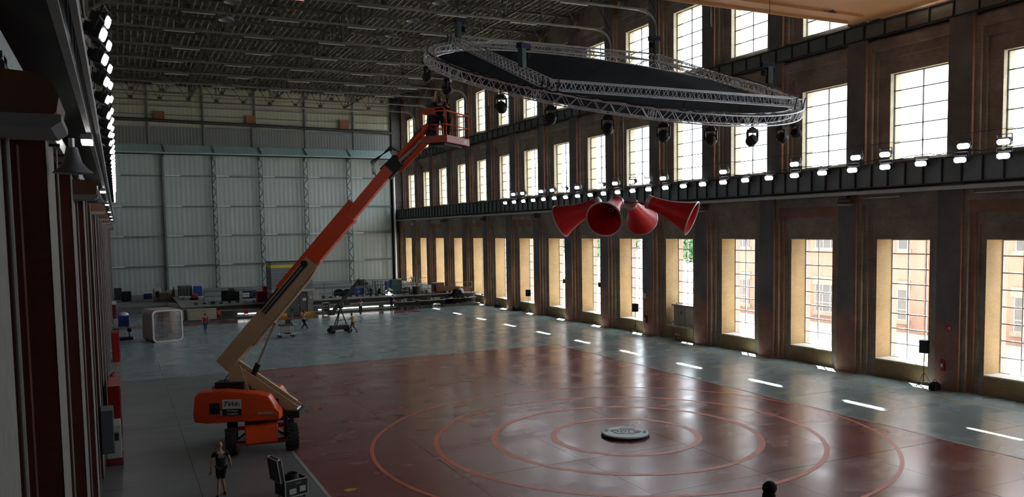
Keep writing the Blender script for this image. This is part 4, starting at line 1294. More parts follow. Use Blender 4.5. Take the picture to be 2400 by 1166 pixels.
def moving_head_proto():
    t = thing('moving_head_lamp', 'x', 'spotlight')
    MB().box(-.03, .03, -.06, .06, -.10, .06).box(-.12, .12, -.05, .05, -.12, -.07).build('clamp', M['steel_dark'], t)
    MB().rbox(-.18, .18, -.13, .13, -.26, -.12, .03).build('base', M['black'], t)
    MB().rbox(-.245, -.19, -.06, .06, -.58, -.22, .02).rbox(.19, .245, -.06, .06, -.58, -.22, .02).box(-.24, .24, -.06, .06, -.26, -.22).build('yoke', M['black'], t)
    Mh = Matrix.Translation((0, 0, -.53)) @ Matrix.Rotation(radians(68), 4, 'X')
    h = MB().lathe([(.0, .17), (.12, .16), (.19, .09), (.205, 0), (.205, -.16), (.19, -.19), (.17, -.19), (.165, -.15), (0, -.15)], 22, Mh).build('head', M['black'], t)
    MB().lathe([(.165, -.192), (.185, -.2), (.185, -.17), (.165, -.17)], 22, Mh).build('lens_ring', M['steel_light'], h)
    return t
mh = moving_head_proto()
names = ['leftmost spotlight hanging under the ring truss', 'spotlight hanging left of the basket under the ring truss', 'spotlight hanging just right of the lift basket', 'second spotlight right of the basket under the ring', 'third spotlight right of the basket under the ring',
         'fourth spotlight right of the basket under the ring', 'fifth spotlight right of the basket under the ring', 'spotlight before a bright window, under the ring', 'last but one spotlight at the right end of the ring', 'last spotlight at the right end of the ring']
for i, a in enumerate((168, 187, 209, 223.5, 238, 252, 265, 279, 293, 305)):
    o = mh if i == 0 else copy_tree(mh)
    ar = radians(a)
    p = rt.matrix_world @ Vector(((RR-.1)*cos(ar), (RR-.1)*sin(ar), -.01))
    o.location = p
    o.rotation_euler = (0, 0, radians([60, 75, -20, 15, 5, -5, -10, 35, -50, -60][i]) + atan2(-p.x, p.y)*1.0)
    o['label'] = 'black ' + names[i]
    o['group'] = 'spotlights under the ring truss'

def hoist(p, yaw, label):
    t = thing('chain_hoist', label, 'hoist', p, (0, 0, yaw))
    MB().rbox(-.13, .13, -.12, .12, .0, .85, .03).build('body', M['green_dark'], t)
    MB().rbox(-.2, .42, -.13, .13, .75, .98, .04).build('motor', M['navy'], t)
    MB().tube([(0, 0, .98), (0, 0, (19.3 if p[1] < 32 else 24.85)-p[2])], .014, 5).build('chain', M['steel_dark'], t)
    MB().lathe([(0, -.25), (.12, -.22), (.14, .0), (.11, .0), (.0, -.02)], 12, Matrix.Translation((.28, 0, .6))).build('chain_bag', M['black_cloth'], t)
    MB().tube([(0, 0, .05), (-.2, 0, -.35)], .02, 5).tube([(0, 0, .05), (.2, 0, -.35)], .02, 5).build('sling', M['black'], t)
for loc, yaw, lab in (((-5.45, 5.4), .2, 'dark chain hoist on the far left corner of the ring truss'), ((-5.85, -2.6), .4, 'dark chain hoist above the long left side of the ring truss'), ((6.05, 5.45), 2.9, 'dark chain hoist on the far right corner of the ring truss'), ((7.3, -2.2), 2.9, 'dark chain hoist near the right end of the ring truss')):
    p = rt.matrix_world @ Vector((loc[0], loc[1], .72))
    hoist(tuple(p), yaw, lab)

# ---------------------------------------------------------------- horn cluster
def horn(ang, label):
    t = thing('loudspeaker_horn', label, 'horn', (CX, CY, 9.46), (0, 0, radians(ang)), 'giant red horns hanging in a cross')
    Mx = Matrix.Translation((.95, 0, 0)) @ Matrix.Rotation(radians(90+22), 4, 'Y')
    prof = [(.25, .0), (.255, .05), (.265, .35), (.30, .65), (.36, .95), (.44, 1.25), (.54, 1.55), (.68, 1.88)]
    MB().lathe(prof, 40, Mx).lathe([(r-.02, z) for r, z in prof[::-1]], 40, Mx).lathe([(.0, .04), (.21, .04)], 40, Mx).build('flare', M['red_horn'], t)
    MB().lathe([(.64, 1.85), (.685, 1.86), (.70, 1.90), (.67, 1.92), (.635, 1.90), (.64, 1.85)], 48, Mx).build('rim', M['horn_white'], t)
    MB().lathe([(0, -.02), (.18, -.02), (.25, .0), (.275, .02), (.275, .16), (.25, .16)], 32, Mx).build('neck_cap', M['horn_white'], t)
    MB().lathe([(0, .9), (.10, .88), (.13, .75), (.10, .62), (0, .6)], 20, Mx).build('phase_plug', M['red_horn'], t)
    MB().box(-.065, .065, -.09, .09, .895, .91, Mx).build('emblem', M['white'], t)
    MB().box(-.04, .04, -.06, .06, .91, .915, Mx).build('emblem', M['steel_dark'], t)
    MB().bar((.15, 0, -.02), (1.9, 0, -.05), .16, .05).build('arm', M['red_horn'], t)
    return t
horn(130, 'red flared horn of the hanging cluster, mouth turned down to the left')
horn(221, 'red horn with its round mouth facing us, silver neck, in the hanging cluster')
horn(40, 'red horn at the back of the hanging cluster, mouth turned away')
horn(311, 'red flared horn of the hanging cluster, mouth turned down to the right')
hb = thing('horn_hub', 'dark red hub plate joining the four hanging horns', 'hub', (CX, CY, 9.44))
MB().cyl((0, 0, 0), .42, .08, 24).build('plate', M['red_dark'], hb)
MB().tube([(0, 0, .04), (0, 0, 3.85)], .008, 4).build('wire', M['steel_light'], hb)

# disc on the floor in the painted circles
fd = thing('emblem_plate', 'round pale metal emblem plate lying at the centre of the painted circles', 'emblem', (CX, CY, 0))
MB().lathe([(0, 0), (.96, 0), (.98, .03), (.98, .09), (0, .09)], 48).build('rim', M['black'], fd)
MB().lathe([(0, .091), (.93, .091), (.93, .15), (0, .15)], 48).build('face', M['emblem_plate'], fd)
Rz = Matrix.Rotation(radians(-38), 4, 'Z')
mb = MB()
for a, b in (((-.62, .12), (-.35, -.32)), ((-.35, -.32), (.35, -.32)), ((.35, -.32), (.62, .12)), ((-.62, .12), (-.3, .3)), ((.62, .12), (.3, .3)), ((-.3, .3), (.3, .3))):
    mb.bar(Rz @ Vector((a[0], a[1], .155)), Rz @ Vector((b[0], b[1], .155)), .035, .012)
for i in range(6):
    x = -.25+.1*i
    mb.bar(Rz @ Vector((x, .38, .155)), Rz @ Vector((x+.07, .72, .155)), .03, .012)
for x in (-.8, .75):
    for i in range(3): mb.bar(Rz @ Vector((x-.05, -.1+.18*i, .155)), Rz @ Vector((x+.1, -.05+.18*i, .155)), .03, .012)
mb.build('line_work', M['grey_door'], fd)
text('ODLX', .42, M['grey_door'], fd, Matrix.Translation((0, 0, .152)) @ Rz @ Matrix.Translation((0, .0, 0)), ext=.006)

# ---------------------------------------------------------------- things on the hall floor
# white glazed pod
pod = thing('glass_pod', 'white rounded meeting pod with glass ends and a table inside', 'pod', (3.3, 70.2, 0), (0, 0, radians(15)))
def rrect(w, h, r, n=6, z0=0.0):
    pts = []
    for cx_, cz_, a0 in ((w/2-r, h-r, 0), (-w/2+r, h-r, 90), (-w/2+r, r, 180), (w/2-r, r, 270)):
        for i in range(n+1):
            a = radians(a0 + 90*i/n)
            pts.append((cx_+r*cos(a), cz_+r*sin(a)+z0))
    return pts
def shell(outer, inner, y0, y1):
    n = len(outer)
    vs = [(x, y0, z) for x, z in outer] + [(x, y1, z) for x, z in outer] + [(x, y0, z) for x, z in inner] + [(x, y1, z) for x, z in inner]
    fs = []
    for i in range(n):
        j = (i+1) % n
        fs += [(i, j, n+j, n+i), (2*n+i, 3*n+i, 3*n+j, 2*n+j), (i, 2*n+i, 2*n+j, j), (n+i, n+j, 3*n+j, 3*n+i)]
    return MB().add(vs, fs)
pw, ph, pdp = 2.32, 2.55, 2.5
shell(rrect(pw, ph, .35), [(x, z+.09) for x, z in rrect(pw-.18, ph-.18, .28)], .08, pdp).build('shell', M['pod_side'], pod)
shell(rrect(pw+.02, ph, .35), [(x, z+.12) for x, z in rrect(pw-.22, ph-.24, .25)], -.03, .08).build('front_frame', M['white'], pod)
shell(rrect(pw+.02, ph, .35), [(x, z+.12) for x, z in rrect(pw-.22, ph-.24, .25)], pdp, pdp+.1).build('back_frame', M['white'], pod)
MB().prism([(x, z+.12) for x, z in rrect(pw-.23, ph-.25, .25)], .02, .03, 'Y').build('pane', M['tint_glass'], pod)
MB().prism([(x, z+.12) for x, z in rrect(pw-.23, ph-.25, .25)], pdp+.03, pdp+.04, 'Y').build('pane', M['tint_glass'], pod)
MB().box(.62, 1.06, .10, .14, .2, 2.3).build('side_panel', M['grey_door'], pod)
MB().box(-1.05, 1.05, .1, pdp, .09, .14).build('floor_mat', M['grey'], pod)
MB().box(-.03, .03, 1.2, 1.26, .14, 2.4).build('mullion', M['black'], pod)
tb = MB().cyl((0, 1.6, .78), .42, .03, 20).cyl((0, 1.6, .45), .035, .64, 10).cyl((0, 1.6, .15), .22, .03, 16).build('table', M['grey_light'], pod)
for x in (-.5, .55): MB().rbox(x-.2, x+.2, 1.2, 1.6, .14, .55, .05).build('stool', M['mdf'], pod)

# two pale boards leaning at the platform edge
def board(u0, v0, u1, v1, Y, label):
    a, b = at(u0, v1, Y), at(u1, v0, Y)
    t = thing('display_board', label, 'board', (a.x, Y, a.z if a.z > .05 else 0))
    w_, h_ = b.x-a.x, b.z-max(a.z, 0)
    MB().box(0, w_, 0, .06, 0, h_).build('panel', M['mdf'], t)
    MB().box(.15, w_-1.0, -.02, 0, h_-.25, h_-.2).box(w_-1.05, w_-1.0, -.02, 0, .2, h_-.2).box(.15, .2, -.02, 0, .2, h_-.2).box(.15, w_-1.0, -.02, 0, .2, .25).build('moulding', M['grey'], t)
    MB().box(.3, .4, .06, .6, 0, .05).box(w_-.5, w_-.4, .06, .6, 0, .05).build('foot', M['grey'], t)
board(366, 726, 430, 756, 84.6, 'low beige board behind the glass pod, left of its pair')
board(440, 722, 507, 752, 84.9, 'wider beige board with a frame moulding, beside the pod')

# platform at the far end, with lit front
pf = struct('trim_1')
MB().box(5.6, 37.25, 87.2, YB, .0, 1.28).build('platform_core', M['concrete_dark'], pf)
MB().box(-1.3, 5.6, 97.0, YB, .0, .85).build('platform_core', M['concrete'], pf)
MB().box(5.4, 37.25, 86.6, YB, 1.28, 1.36).build('platform_edge', M['concrete'], pf)
MB().box(7.5, 37.0, 85.3, 87.2, .0, .22).build('platform_step', M['concrete_dark'], pf)
MB().box(7.5, 37.0, 86.2, 87.2, .78, .86).build('platform_shelf', M['concrete'], pf)
for i, (u, v, L) in enumerate(((568, 735, 1.0), (580, 735, .5), (600, 734, 1.3), (766, 725, 1.9), (812, 722, 2.6), (862, 719, 2.5), (911, 716, 1.2))):
    p = at(u, v, 86.1)
    o = MB().box(-L/2, L/2, -.05, .05, .03, .09).build('gallery_lamp', M['steel_light'], None, (p.x, 86.1, p.z))
    tag(o, 'lit tube lamp under the platform edge, %s from the left' % ORD[i], 'lamp', 'tube lamps under the platform edge')
    MB().tube([(-L/2+.05, 0, -.03), (L/2-.05, 0, -.03)], .06, 8).build('tube', M['tube_lit'], o)
def railing(x0, x1, y, z, h, label, step=2.0, bars=2):
    t = thing('guard_railing', label, 'railing', (x0, y, z))
    L = x1-x0
    for b in range(bars):
        MB().tube([(0, 0, h*(1-b/(bars+.0))), (L, 0, h*(1-b/(bars+.0)))], .03, 6).build('rail', M['green_dark'], t)
    n = max(1, int(L/step))
    me = MB().tube([(0, 0, 0), (0, 0, h)], .028, 6).mesh('post'); me.materials.append(M['green_dark'])
    for i in range(n+1): put('post', me, t, (L*i/n, 0, 0))
railing(18.6, 37.0, 87.6, 1.36, 1.15, 'dark steel railing along the platform edge right of the grey booth')
railing(8.0, 13.8, 92.0, 1.36, 1.1, 'dark steel railing on the platform left of the grey booth')
railing(18.6, 35.0, 97.0, 1.36, 1.3, 'rear steel railing across the platform behind the clutter', 3)
# slanted stair railing left of the boards
t = thing('ramp_railing', 'thin sloping wire railing above the steps behind the pod', 'railing', (4.1, 84.5, 0))
for i in range(6):
    MB().tube([(0, 0, 2.05-.1*i), (3.2, 1.5, 1.25-.1*i)], .012, 5).build('wire', M['grey_light'], t)
for x in (0, 1.6, 3.2):
    MB().tube([(x, x*.47, 0), (x, x*.47, 2.05-x*.25)], .03, 6).build('post', M['grey'], t)
MB().prism([(-.5, 0), (.1, 0), (-.05, .7)], -.02, .02, 'Y').build('base_plate', M['black'], t)

# grey booth with doors
bo = thing('door_booth', 'grey block booth with yellow band and double doors at the platform', 'booth', (13.8, 84.6, 0))
MB().box(0, 4.1, 0, 3.0, 2.75, 5.55).build('upper_blocks', corrugated('block_courses', (0.20, 0.23, 0.27), .2, .5, horiz=True), bo)
MB().box(-.03, 4.13, -.03, 3.03, 5.0, 5.3).build('band', M['yellow_bright'], bo)
MB().box(-.02, 4.12, -.04, 3.04, 5.55, 5.62).build('coping', M['steel_dark'], bo)
MB().box(0, .45, 0, 3, 0, 2.5).box(3.55, 4.1, 0, 3, 0, 2.5).build('pier', M['concrete'], bo)
MB().box(0, 4.35, -.06, 3, 2.5, 2.75).build('lintel', M['grey_light'], bo)
MB().box(.45, 3.55, .3, .5, 0, 2.5).build('back_panel', M['black'], bo)
for x0, x1 in ((.47, 2.72), (2.76, 3.53)):
    d = MB().box(x0, x1, .1, .16, .02, 2.46).build('door_leaf', M['grey_door'], bo)
    MB().box(x0+.3, x0+.66, .07, .1, 1.55, 1.82).build('notice', M['white'], d)
MB().box(2.6, 2.66, .04, .1, 1.0, 1.25).build('door_handle', M['steel_light'], bo)
MB().box(3.75, 3.95, -.1, 0, 1.75, 1.95).build('switch_box', M['white'], bo)
for x, lab in ((14.35, 'yellow low barrier block left of the booth doors'), (17.2, 'yellow low barrier block right of the booth doors')):
    o = MB().rbox(-.75, .75, -.2, .2, 0, .42, .05).build('barrier_block', M['yellow'], None, (x, 84.1, 0)); tag(o, lab, 'barrier')
    MB().box(-.6, .6, -.21, -.2, .1, .14).build('groove', M['black'], o)
tb_ = thing('transformer_box', 'white stepped electrical box on the railing right of the booth', 'electrical box', (at(740, 694, 87.4).x, 87.4, 1.36))
MB().rbox(-.35, .35, -.25, .25, 0, .55, .04).rbox(-.35, .3, -.25, .25, .58, 1.0, .04).build('body', M['grey_light'], tb_)
MB().cyl((-.1, 0, 1.08), .12, .18, 10).build('gland', M['black'], tb_)

def based(u, v):
    """depth and deck height under a thing whose foot shows at (u, v) on the platform"""
    z = 1.36 if onfloor(u, v, 1.36).x > 5.6 + (onfloor(u, v, 1.36).y > 113)*2 else .85
    y = onfloor(u, v, z).y
    return max(97.6 if z < 1 else 87.8, min(y, 113.0)), z
def foot(u, v):
    y, z = based(u, v)
    return Vector((at(u, v, y).x, y, z))
def px_box(name, label, cat, u0, v0, u1, v1, Y, mat, d=.8, extra=None, bev=.03, group=None):
    if Y > 87.2:
        Y, zb = based((u0+u1)/2, v1)
    else: zb = 0.0
    a, b = at(u0, v1, Y), at(u1, v0, Y)
    w_, h_ = b.x-a.x, b.z-zb
    t = thing(name, label, cat, ((a.x+b.x)/2, Y, zb), group=group)
    MB().rbox(-w_/2, w_/2, 0, d, 0, h_, min(bev, w_/5, h_/5)).build('body', M[mat], t)
    if extra: extra(t, w_, h_, d)
    return t
def ex_doors(mat='black', n=2):
    def f(t, w, h, d):
        for i in range(n):
            MB().box(-w/2+w*i/n+.03, -w/2+w*(i+1)/n-.03, -.03, 0, .06, h-.06).build('door', M[mat], t)
    return f
def ex_lid(mat):
    def f(t, w, h, d): MB().rbox(-w/2-.03, w/2+.03, -.04, d+.02, h, h+.07, .02).build('lid', M[mat], t)
    return f
def ex_ridges(t, w, h, d):
    for i in range(4): MB().box(-w/2+w*(i+.4)/4, -w/2+w*(i+.6)/4, -.03, 0, .05, h*.8).build('rib', M['black'], t)
PZ = 92.0
px_box('black_rack', 'tall black rack against the left wall at the far end', 'rack', 268, 676, 285, 704, 97.5, 'black', .8, ex_doors('steel_dark', 3))
t = px_box('covered_machine', 'machine under a black cover, far left corner', 'machine', 285, 684, 308, 708, 97.8, 'black_cloth', 1.2, None, .3)
px_box('tool_chest', 'small blue chest with white edge near the far left corner', 'chest', 337, 688, 356, 702, 98.5, 'navy', .7, ex_lid('white'))
px_box('steel_container', 'dark grey steel container with railings near the left of the back wall', 'container', 420, 671, 450, 698, 100, 'grey_door', 2.0, ex_ridges)
px_box('blue_locker', 'blue locker beside the dark steel container', 'locker', 455, 671, 473, 697, 100.5, 'blue', .8, ex_doors('blue', 2))
px_box('bulk_bag', 'tall grey bulk bag on a pallet near the back wall', 'bag', 360, 676, 377, 706, 98.5, 'bag', 1.0, lambda t, w, h, d: (MB().tube([(-w/2, .2, h), (-w/2+.1, .2, h+.25), (w/2-.1, .2, h+.25), (w/2, .2, h)], .05, 6).build('handle', M['bag'], t), MB().box(-.12, .12, -.02, 0, h*.3, h*.7).build('print', M['grey_door'], t)), .2)
# low shelf of planks
t = thing('plank_rack', 'low rack of stacked boards right of the grey bulk bag', 'rack', foot(392, 706))
for i in range(4):
    MB().box(-.9, .9+.1*(i % 2), 0, .8, .1+.28*i, .22+.28*i).build('plank', M['mdf' if i % 2 else 'wood'], t)
for x in (-.85, .85): MB().box(x-.04, x+.04, 0, .8, 0, 1.2).build('post', M['red_dark'], t)
t = thing('brown_cone', 'narrow brown cone shaped object standing beside the rack', 'cone', foot(408, 706))
MB().lathe([(.0, 1.75), (.05, 1.6), (.25, .7), (.42, .05), (.42, 0), (0, 0)], 14).build('cone', M['brown'], t)
MB().tube([(0, 0, 1.7), (-.15, 0, 2.6)], .03, 5).build('stick', M['wood'], t)
px_box('red_sack', 'red sack slumped in front of the steel container', 'sack', 451, 690, 464, 703, 95, 'red', .7, lambda t, w, h, d: MB().rbox(-w/2-.3, w/2, -.3, .3, -.0, h*.4, .1).build('fold', M['black_cloth'], t), .2)
for u0, u1, lab in ((420, 431, 'white crate in front of the steel container, leftmost'), (434, 447, 'white crate in front of the steel container, rightmost'), (466, 478, 'white bundle on the platform beside the red sack')):
    px_box('crate', lab, 'crate', u0, 697, u1, 704, 94, 'grey_light', .6, ex_lid('white'))
px_box('waste_bin', 'slim black bin left of the black cabinet on the platform', 'bin', 520, 684, 530, 706, PZ, 'black', .6, ex_lid('black'))
px_box('audio_cabinet', 'black cabinet with a box on top, on the platform', 'cabinet', 533, 681, 551, 706, PZ, 'black', .8, lambda t, w, h, d: (MB().rbox(-w/2+.2, w/2-.1, .1, d-.1, h, h+.22, .03).build('top_box', M['grey_door'], t), MB().box(-w/2+.05, w/2-.05, -.02, 0, .1, h-.1).build('door', M['steel_dark'], t)))
px_box('waste_bin', 'slim black bin right of the black cabinet on the platform', 'bin', 553, 685, 561, 706, PZ, 'black', .6, ex_lid('black'))
px_box('blue_machine', 'blue and white machine left of the red cabinet', 'machine', 571, 682, 603, 700, PZ, 'navy', 1.0, lambda t, w, h, d: (MB().rbox(-w/2-.1, -.1, -.1, .5, h*.2, h*.8, .04).build('white_box', M['white'], t), MB().lathe([(.3, 0), (.34, .03), (.3, .06)], 16, Matrix.Translation((.4, -.05, h*.5)) @ Matrix.Rotation(pi/2, 4, 'X')).build('wheel', M['grey_light'], t)))
t = px_box('red_cabinet', 'dark red stepped cabinet beside the grey booth', 'cabinet', 604, 683, 634, 714, 89.5, 'red', 1.2, lambda t, w, h, d: (MB().rbox(0, w/2, .1, d, h, h+.5, .05).build('upper_box', M['red'], t), MB().box(-w/2+.05, w/2-.05, -.02, 0, .1, h-.1).build('door', M['red_dark'], t)))
# round black drum covers
for u, lab in ((794, 'round black drum cover on edge, left of its pair'), (813, 'round black drum cover on edge, right of its pair')):
    p = at(u, 689, 90.5)
    t = thing('drum_cover', lab, 'drum', p)
    MB().cyl((0, 0, 0), .52, .5, 20, 'Y').build('shell', M['black_cloth'], t)
    MB().lathe([(.5, 0), (.55, .03), (.5, .06)], 20, Matrix.Translation((0, -.25, 0)) @ Matrix.Rotation(pi/2, 4, 'X')).build('hoop', M['navy'], t)
    MB().bar((-.3, 0, -.5), (-.3, 0, -.95), .06).bar((.3, 0, -.5), (.3, 0, -.95), .06).build('stand', M['steel_dark'], t)
t = px_box('blue_bin', 'blue open bin with a pale emblem on its front, right of the drums', 'bin', 828, 676, 853, 692, 88.6, 'blue', 1.0, lambda t, w, h, d: (MB().box(-w/2-.04, w/2+.04, -.04, .02, h-.05, h+.03).build('rim', M['blue'], t), MB().bar((-.3, -.02, h*.5), (.3, -.02, h*.5), .03, .02).bar((0, -.02, h*.32), (.0, -.02, h*.68), .03, .02).tube([(.14*cos(q*pi/6), -.02, h*.5+.14*sin(q*pi/6)) for q in range(13)], .015, 4, cap=False).build('emblem', M['white'], t), MB().box(-w/2, w/2, 0, .9, -.75, -.7).bar((-w/2+.1, .1, -.7), (-w/2+.1, .1, -1.0), .06).bar((w/2-.1, .1, -.7), (w/2-.1, .1, -1.0), .06).build('stand', M['black'], t)))
# teal frames and bicycles
def wire_frame(u0, v0, u1, v1, Y, label, seed, mat='green_dark'):
    rnd = random.Random(seed)
    Y, zb = based((u0+u1)/2, v1)
    a, b = at(u0, v1, Y), at(u1, v0, Y)
    w_, h_ = b.x-a.x, b.z-zb
    t = thing('wire_cage', label, 'cage', (a.x, Y, zb))
    for x in (0, w_):
        for y in (0, .8): MB().tube([(x, y, 0), (x, y, h_)], .03, 5).build('post', M[mat], t)
    for z in (.1, h_*.5, h_):
        MB().tube([(0, 0, z), (w_, 0, z), (w_, .8, z), (0, .8, z), (0, 0, z)], .02, 5).build('rail', M[mat], t)
    for i in range(5):
        p, q = rnd.uniform(0, w_), rnd.uniform(0, w_)
        MB().tube([(p, .3, 0), (q, .5, h_*rnd.uniform(.6, 1.05))], .025, 5).build('bar', M[rnd.choice(['steel_light', mat, 'wood'])], t)
    for i in range(3):
        p = rnd.uniform(.1, w_-.5)
        MB().rbox(p, p+.5, .1, .6, .0, rnd.uniform(.3, .8), .04).build('carton', M[rnd.choice(['mdf', 'grey', 'brown', 'blue'])], t)
wire_frame(838, 656, 856, 690, 95, 'teal wire cage behind the blue bin', 1)
wire_frame(858, 657, 878, 692, 95, 'teal wire cage of scrap, left of the bicycle frames', 2)
wire_frame(880, 660, 896, 690, 95.4, 'teal wire cage of scrap, right of the bicycle frames', 3)
def bicycle(p, yaw, label):
    t = thing('bicycle', label, 'bicycle', p, (0, 0, yaw))
    for x in (-.5, .5):
        MB().lathe([(.32, -.02), (.34, 0), (.32, .02), (.30, 0), (.32, -.02)], 20, Matrix.Translation((x, 0, .34)) @ Matrix.Rotation(pi/2, 4, 'X')).build('wheel', M['rubber'], t)
    MB().tube([(-.5, 0, .34), (-.15, 0, .80), (.35, 0, .82), (.0, 0, .32), (-.5, 0, .34)], .02, 6).tube([(.5, 0, .34), (.36, 0, .95), (.3, .2, 1.0)], .018, 6).tube([(-.15, 0, .8), (-.2, 0, .92)], .018, 6).build('frame', M['steel_light'], t)
    MB().rbox(-.32, -.08, -.06, .06, .92, .98, .02).build('saddle', M['black'], t)
bicycle(foot(868, 693), .2, 'bicycle leaning among the teal cages')
px_box('blue_carton', 'blue and white carton beside the green cabinet', 'carton', 906, 660, 919, 682, 94, 'blue', .7, lambda t, w, h, d: MB().box(.1, w/2-.02, -.02, 0, h*.1, h*.9).build('label_panel', M['white'], t))
px_box('green_cabinet', 'tall dark green cabinet under the white pipe', 'cabinet', 919, 656, 942, 690, 94, 'green_dark', 1.0, lambda t, w, h, d: (MB().box(-w/2+.04, -.02, -.03, 0, .1, h-.06).build('door', M['green_dark'], t), MB().box(.02, w/2-.04, -.03, 0, .1, h-.06).build('door', M['green_dark'], t), MB().rbox(.1, w/2, .1, .6, h, h+.12, .03).build('paper_box', M['white'], t)))
for i, (u, v) in enumerate(((912, 682), (912, 691))):
    t = thing('work_lamp', ['upper round lit work lamp beside the green cabinet', 'lower round lit work lamp beside the green cabinet'][i], 'lamp', at(u, v, 88.5))
    MB().lathe([(.08, .3), (.3, .08), (.45, .0), (.42, .0), (.28, .06)], 18).build('shade', M['steel_light'], t)
    MB().lathe([(0, .02), (.4, .02), (.4, .05), (0, .05)], 18).build('bulb', M['tube_lit'], t)
    MB().tube([(0, 0, .3), (0, 0, .42)], .03, 5).build('stem', M['steel_dark'], t)
# coils of cable in a stack
for i in range(4):
    o = MB().lathe([(.28+.12*cos(q*pi/4), .1*sin(q*pi/4)) for q in range(9)], 16).build('cable_coil', M['black' if i % 2 else 'grey'], None, foot(950, 692) + Vector((0, 0, .10+.2*i)))
    tag(o, ['lowest cable coil in the stack by the green cabinet', 'second cable coil from the bottom by the green cabinet', 'third cable coil from the bottom by the green cabinet', 'topmost cable coil in the stack by the green cabinet'][i], 'coil')
# upright poles
t = thing('pole_bundle', 'bundle of pale wooden poles standing upright before the brick pilasters', 'pole bundle', foot(977, 692))
rnd = random.Random(9)
for i in range(14):
    a = rnd.uniform(-.45, .45)
    MB().tube([(a*.6, rnd.uniform(-.2, .2), 0), (a*1.5, rnd.uniform(-.2, .2), rnd.uniform(1.5, 2.15))], .035, 6).build('pole', M['wood' if i % 2 else 'grey_light'], t)
MB().lathe([(.42, 0), (.5, .9), (.47, .9), (.4, .02), (0, .02)], 16).build('barrel', M['steel_dark'], t)
def machine(u0, v0, u1, v1, Y, label, seed, mat='green_dark'):
    rnd = random.Random(seed)
    Y, zb = based((u0+u1)/2, v1)
    a, b = at(u0, v1, Y), at(u1, v0, Y)
    w_, h_ = b.x-a.x, b.z-zb
    t = thing('workshop_machine', label, 'machine', (a.x, Y, zb))
    MB().rbox(0, w_, 0, 1.0, 0, h_*.45, .05).build('bed', M[mat], t)
    MB().rbox(w_*.1, w_*.4, .1, .9, h_*.45, h_*.95, .06).build('headstock', M['steel_dark'], t)
    MB().tube([(w_*.4, .5, h_*.62), (w_*.95, .5, h_*.62)], .09, 10).build('spindle', M['steel_light'], t)
    MB().rbox(w_*.75, w_*.95, .2, .8, h_*.45, h_*.78, .05).build('tailstock', M['grey'], t)
    for i in range(4):
        x = rnd.uniform(0, w_-.3)
        MB().rbox(x, x+.3, -.15, .1, h_*.2, h_*.2+rnd.uniform(.1, .35), .03).build('control', M[rnd.choice(['black', 'grey', 'grey_light'])], t)
    MB().lathe([(.18, -.02), (.2, 0), (.18, .02), (.16, 0), (.18, -.02)], 14, Matrix.Translation((w_*.55, -.1, h_*.4)) @ Matrix.Rotation(pi/2, 4, 'X')).build('handwheel', M['steel_light'], t)
machine(952, 672, 978, 702, 89.5, 'dark green workshop machine under the upright poles', 1)
machine(974, 678, 1002, 704, 89.2, 'dark green workshop machine right of the poles', 2)
px_box('red_cupboard', 'dark red cupboard with pale top before the third brick reveal', 'cupboard', 1018, 664, 1041, 690, 89.0, 'red_dark', 1.0, lambda t, w, h, d: (MB().box(-w/2-.05, w/2+.05, -.05, d, h, h+.06).build('top', M['white'], t), MB().box(-w/2+.05, w/2-.05, -.02, 0, .05, h-.1).build('door', M['red_dark'], t)))
# black covered stand with round pale light
t = thing('covered_lamp', 'black hood cover with a round pale reflector behind, near the pilasters', 'covered lamp', at(1071, 707, 86.4))
MB().prism([(-.75, 0), (.75, 0), (.62, .8), (.3, 1.35), (-.15, 1.4), (-.5, .9)], -.4, .4, 'Y').build('cover', M['black_cloth'], t)
MB().lathe([(0, 0), (.32, .0), (.36, .06), (.3, .12), (0, .14)], 20, Matrix.Translation((.55, .2, 1.15)) @ Matrix.Rotation(radians(80), 4, 'X')).build('reflector', M['white'], t)
MB().box(.1, .3, -.43, -.40, .25, .65).build('paper', M['white'], t)
